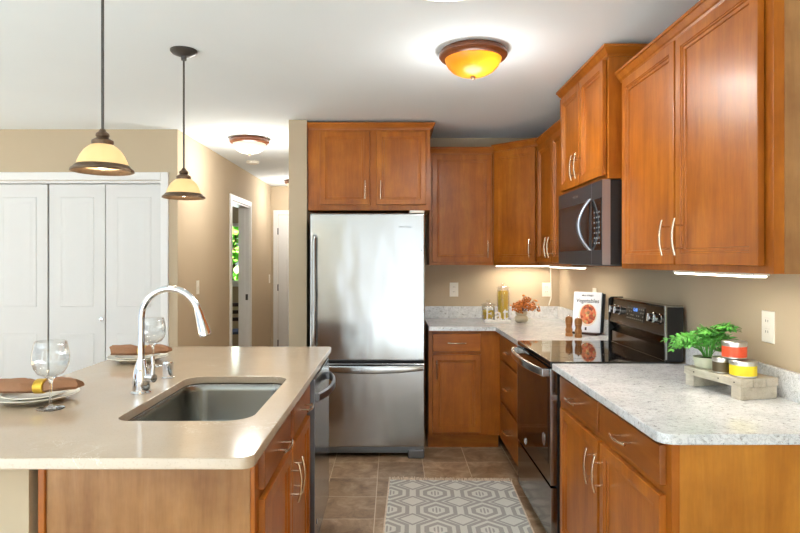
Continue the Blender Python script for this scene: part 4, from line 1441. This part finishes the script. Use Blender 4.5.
for k in range(40):
    az = 2*pi*k/40*3+rnd.uniform(-.25, .25)
    dirh = Vector((cos(az), sin(az), 0))
    L = rnd.uniform(.095, .15)
    Hh = rnd.uniform(.035, .095)
    if dirh.x > .2: L *= .70
    totins = (Vector(t3)-Vector(pp)).normalized().dot(Vector((dirh.x, dirh.y)))
    if totins > .55:
        L *= .8; Hh = rnd.uniform(.105, .125)
    base = Vector((pp[0], pp[1], RZ+.036))+dirh*.012
    pts = []
    for i in range(9):
        s = i/8
        pts.append(base+dirh*(L*(.35*s+.65*s*s))+Vector((0, 0, Hh*sin(pi*.60*s)+.012*s-(.022*s**3 if totins < .5 else 0))))
    m = MB()
    m.tube(pts, [.0013]*8+[.0006], 5)
    roll = rnd.uniform(-.8, .8)
    for i in range(3, 9):
        for sd in (-1, 1):
            t_ = (pts[min(8, i+1)]-pts[i-1]).normalized()
            sdv = t_.cross(Vector((0, 0, 1))).normalized()
            upv = sdv.cross(t_).normalized()
            sdv = sdv*cos(roll)+upv*sin(roll)
            upv = upv*cos(roll)-t_.cross(Vector((0, 0, 1))).normalized()*sin(roll)
            ll = .034*(1-.45*abs(i-5)/3)*rnd.uniform(.9, 1.2)
            leaflet(m, pts[i], t_*.8+sdv*sd+Vector((0, 0, rnd.uniform(-.1, .2))), upv, ll, .0056)
    leaflet(m, pts[-1], (pts[-1]-pts[-2])+Vector((0, 0, .002)), Vector((0, 0, 1)), .026, .0068)
    for v_ in m.bm.verts:
        if v_.co.x > XR-.006: v_.co.x = XR-.006
    m.build('frond', 'green', fn, smooth=60)

# ------------------------------------------------------------------ rug
rgt = thing('rug', 'grey and cream geometric woven rug with fringe on the tile floor', 'rug', (.337, 3.10, 0), radians(-2))
MB().box(-.385, .385, -.70, .70, .0006, .008, .003).build('rug_field', 'rug', rgt, local=True)
for x in (-.384, .384):
    MB().box(x-.005, x+.005, -.70, .70, .001, .0095, .003).build('rug_binding', 'fringe', rgt, local=True)
rnd = random.Random(3)
for sgn in (1, -1):
    m = MB()
    for k in range(110):
        x = -.383+.766*k/109+rnd.uniform(-.002, .002)
        l = rnd.uniform(.026, .046)
        dx = rnd.uniform(-.012, .012)
        m.tube([(x, sgn*.698, .006), (x+dx*.4, sgn*(.70+l*.5), .010+rnd.uniform(0, .008)), (x+dx, sgn*(.70+l), .004)], [.0028, .0034, .002], 5)
    o = m.build('fringe', 'fringe', rgt, local=True)
    o['kind'] = 'stuff'

# ------------------------------------------------------------------ room beyond the doorway
ch = thing('side_chair', 'dark wooden chair glimpsed through the hall doorway', 'chair', (-2.13, 8.10, 0), radians(15))
MB().box(-.21, .21, -.2, .2, .42, .455, .008).build('seat', 'cushion', ch, local=True)
for (x, y, h) in ((-.19, -.18, .42), (.19, -.18, .42), (-.19, .18, .86), (.19, .18, .86)):
    MB().box(x-.018, x+.018, y-.018, y+.018, 0, h, .004).build('leg', 'darkwood', ch, local=True)
for z in (.56, .66, .76):
    MB().box(-.172, .172, .172, .188, z, z+.05, .004).build('back_slat', 'darkwood', ch, local=True)
# greenery outside the window
struct('ground', MB().box(-8, 3, 9.65, 16, -.15, -.05), plain('lawn', lin(96, 128, 60), .95, noise_amt=.3, nscale=30))
rnd = random.Random(21)
tr = thing('tree', 'bright green leafy tree seen through the far window', 'tree', (-3.0, 11.1, -.05))
MB().tube([(-3.0, 11.1, -.05), (-3.02, 11.12, .9), (-2.95, 11.1, 1.8), (-3.0, 11.1, 2.8)], [.09, .075, .055, .03], 12).build('trunk', 'stem_brown', tr)
m = MB()
for k in range(2600):
    c = Vector((rnd.uniform(-4.4, -1.9), rnd.uniform(10.6, 11.6), rnd.uniform(.2, 3.2)))
    d = Vector((rnd.uniform(-1, 1), rnd.uniform(-1, 1), rnd.uniform(-1, .4)))
    leaflet(m, c, d, Vector((rnd.uniform(-.4, .4), rnd.uniform(-1, -.2), 1)), rnd.uniform(.14, .24), .07)
o = m.build('foliage', 'leaf', tr)
o['kind'] = 'stuff'
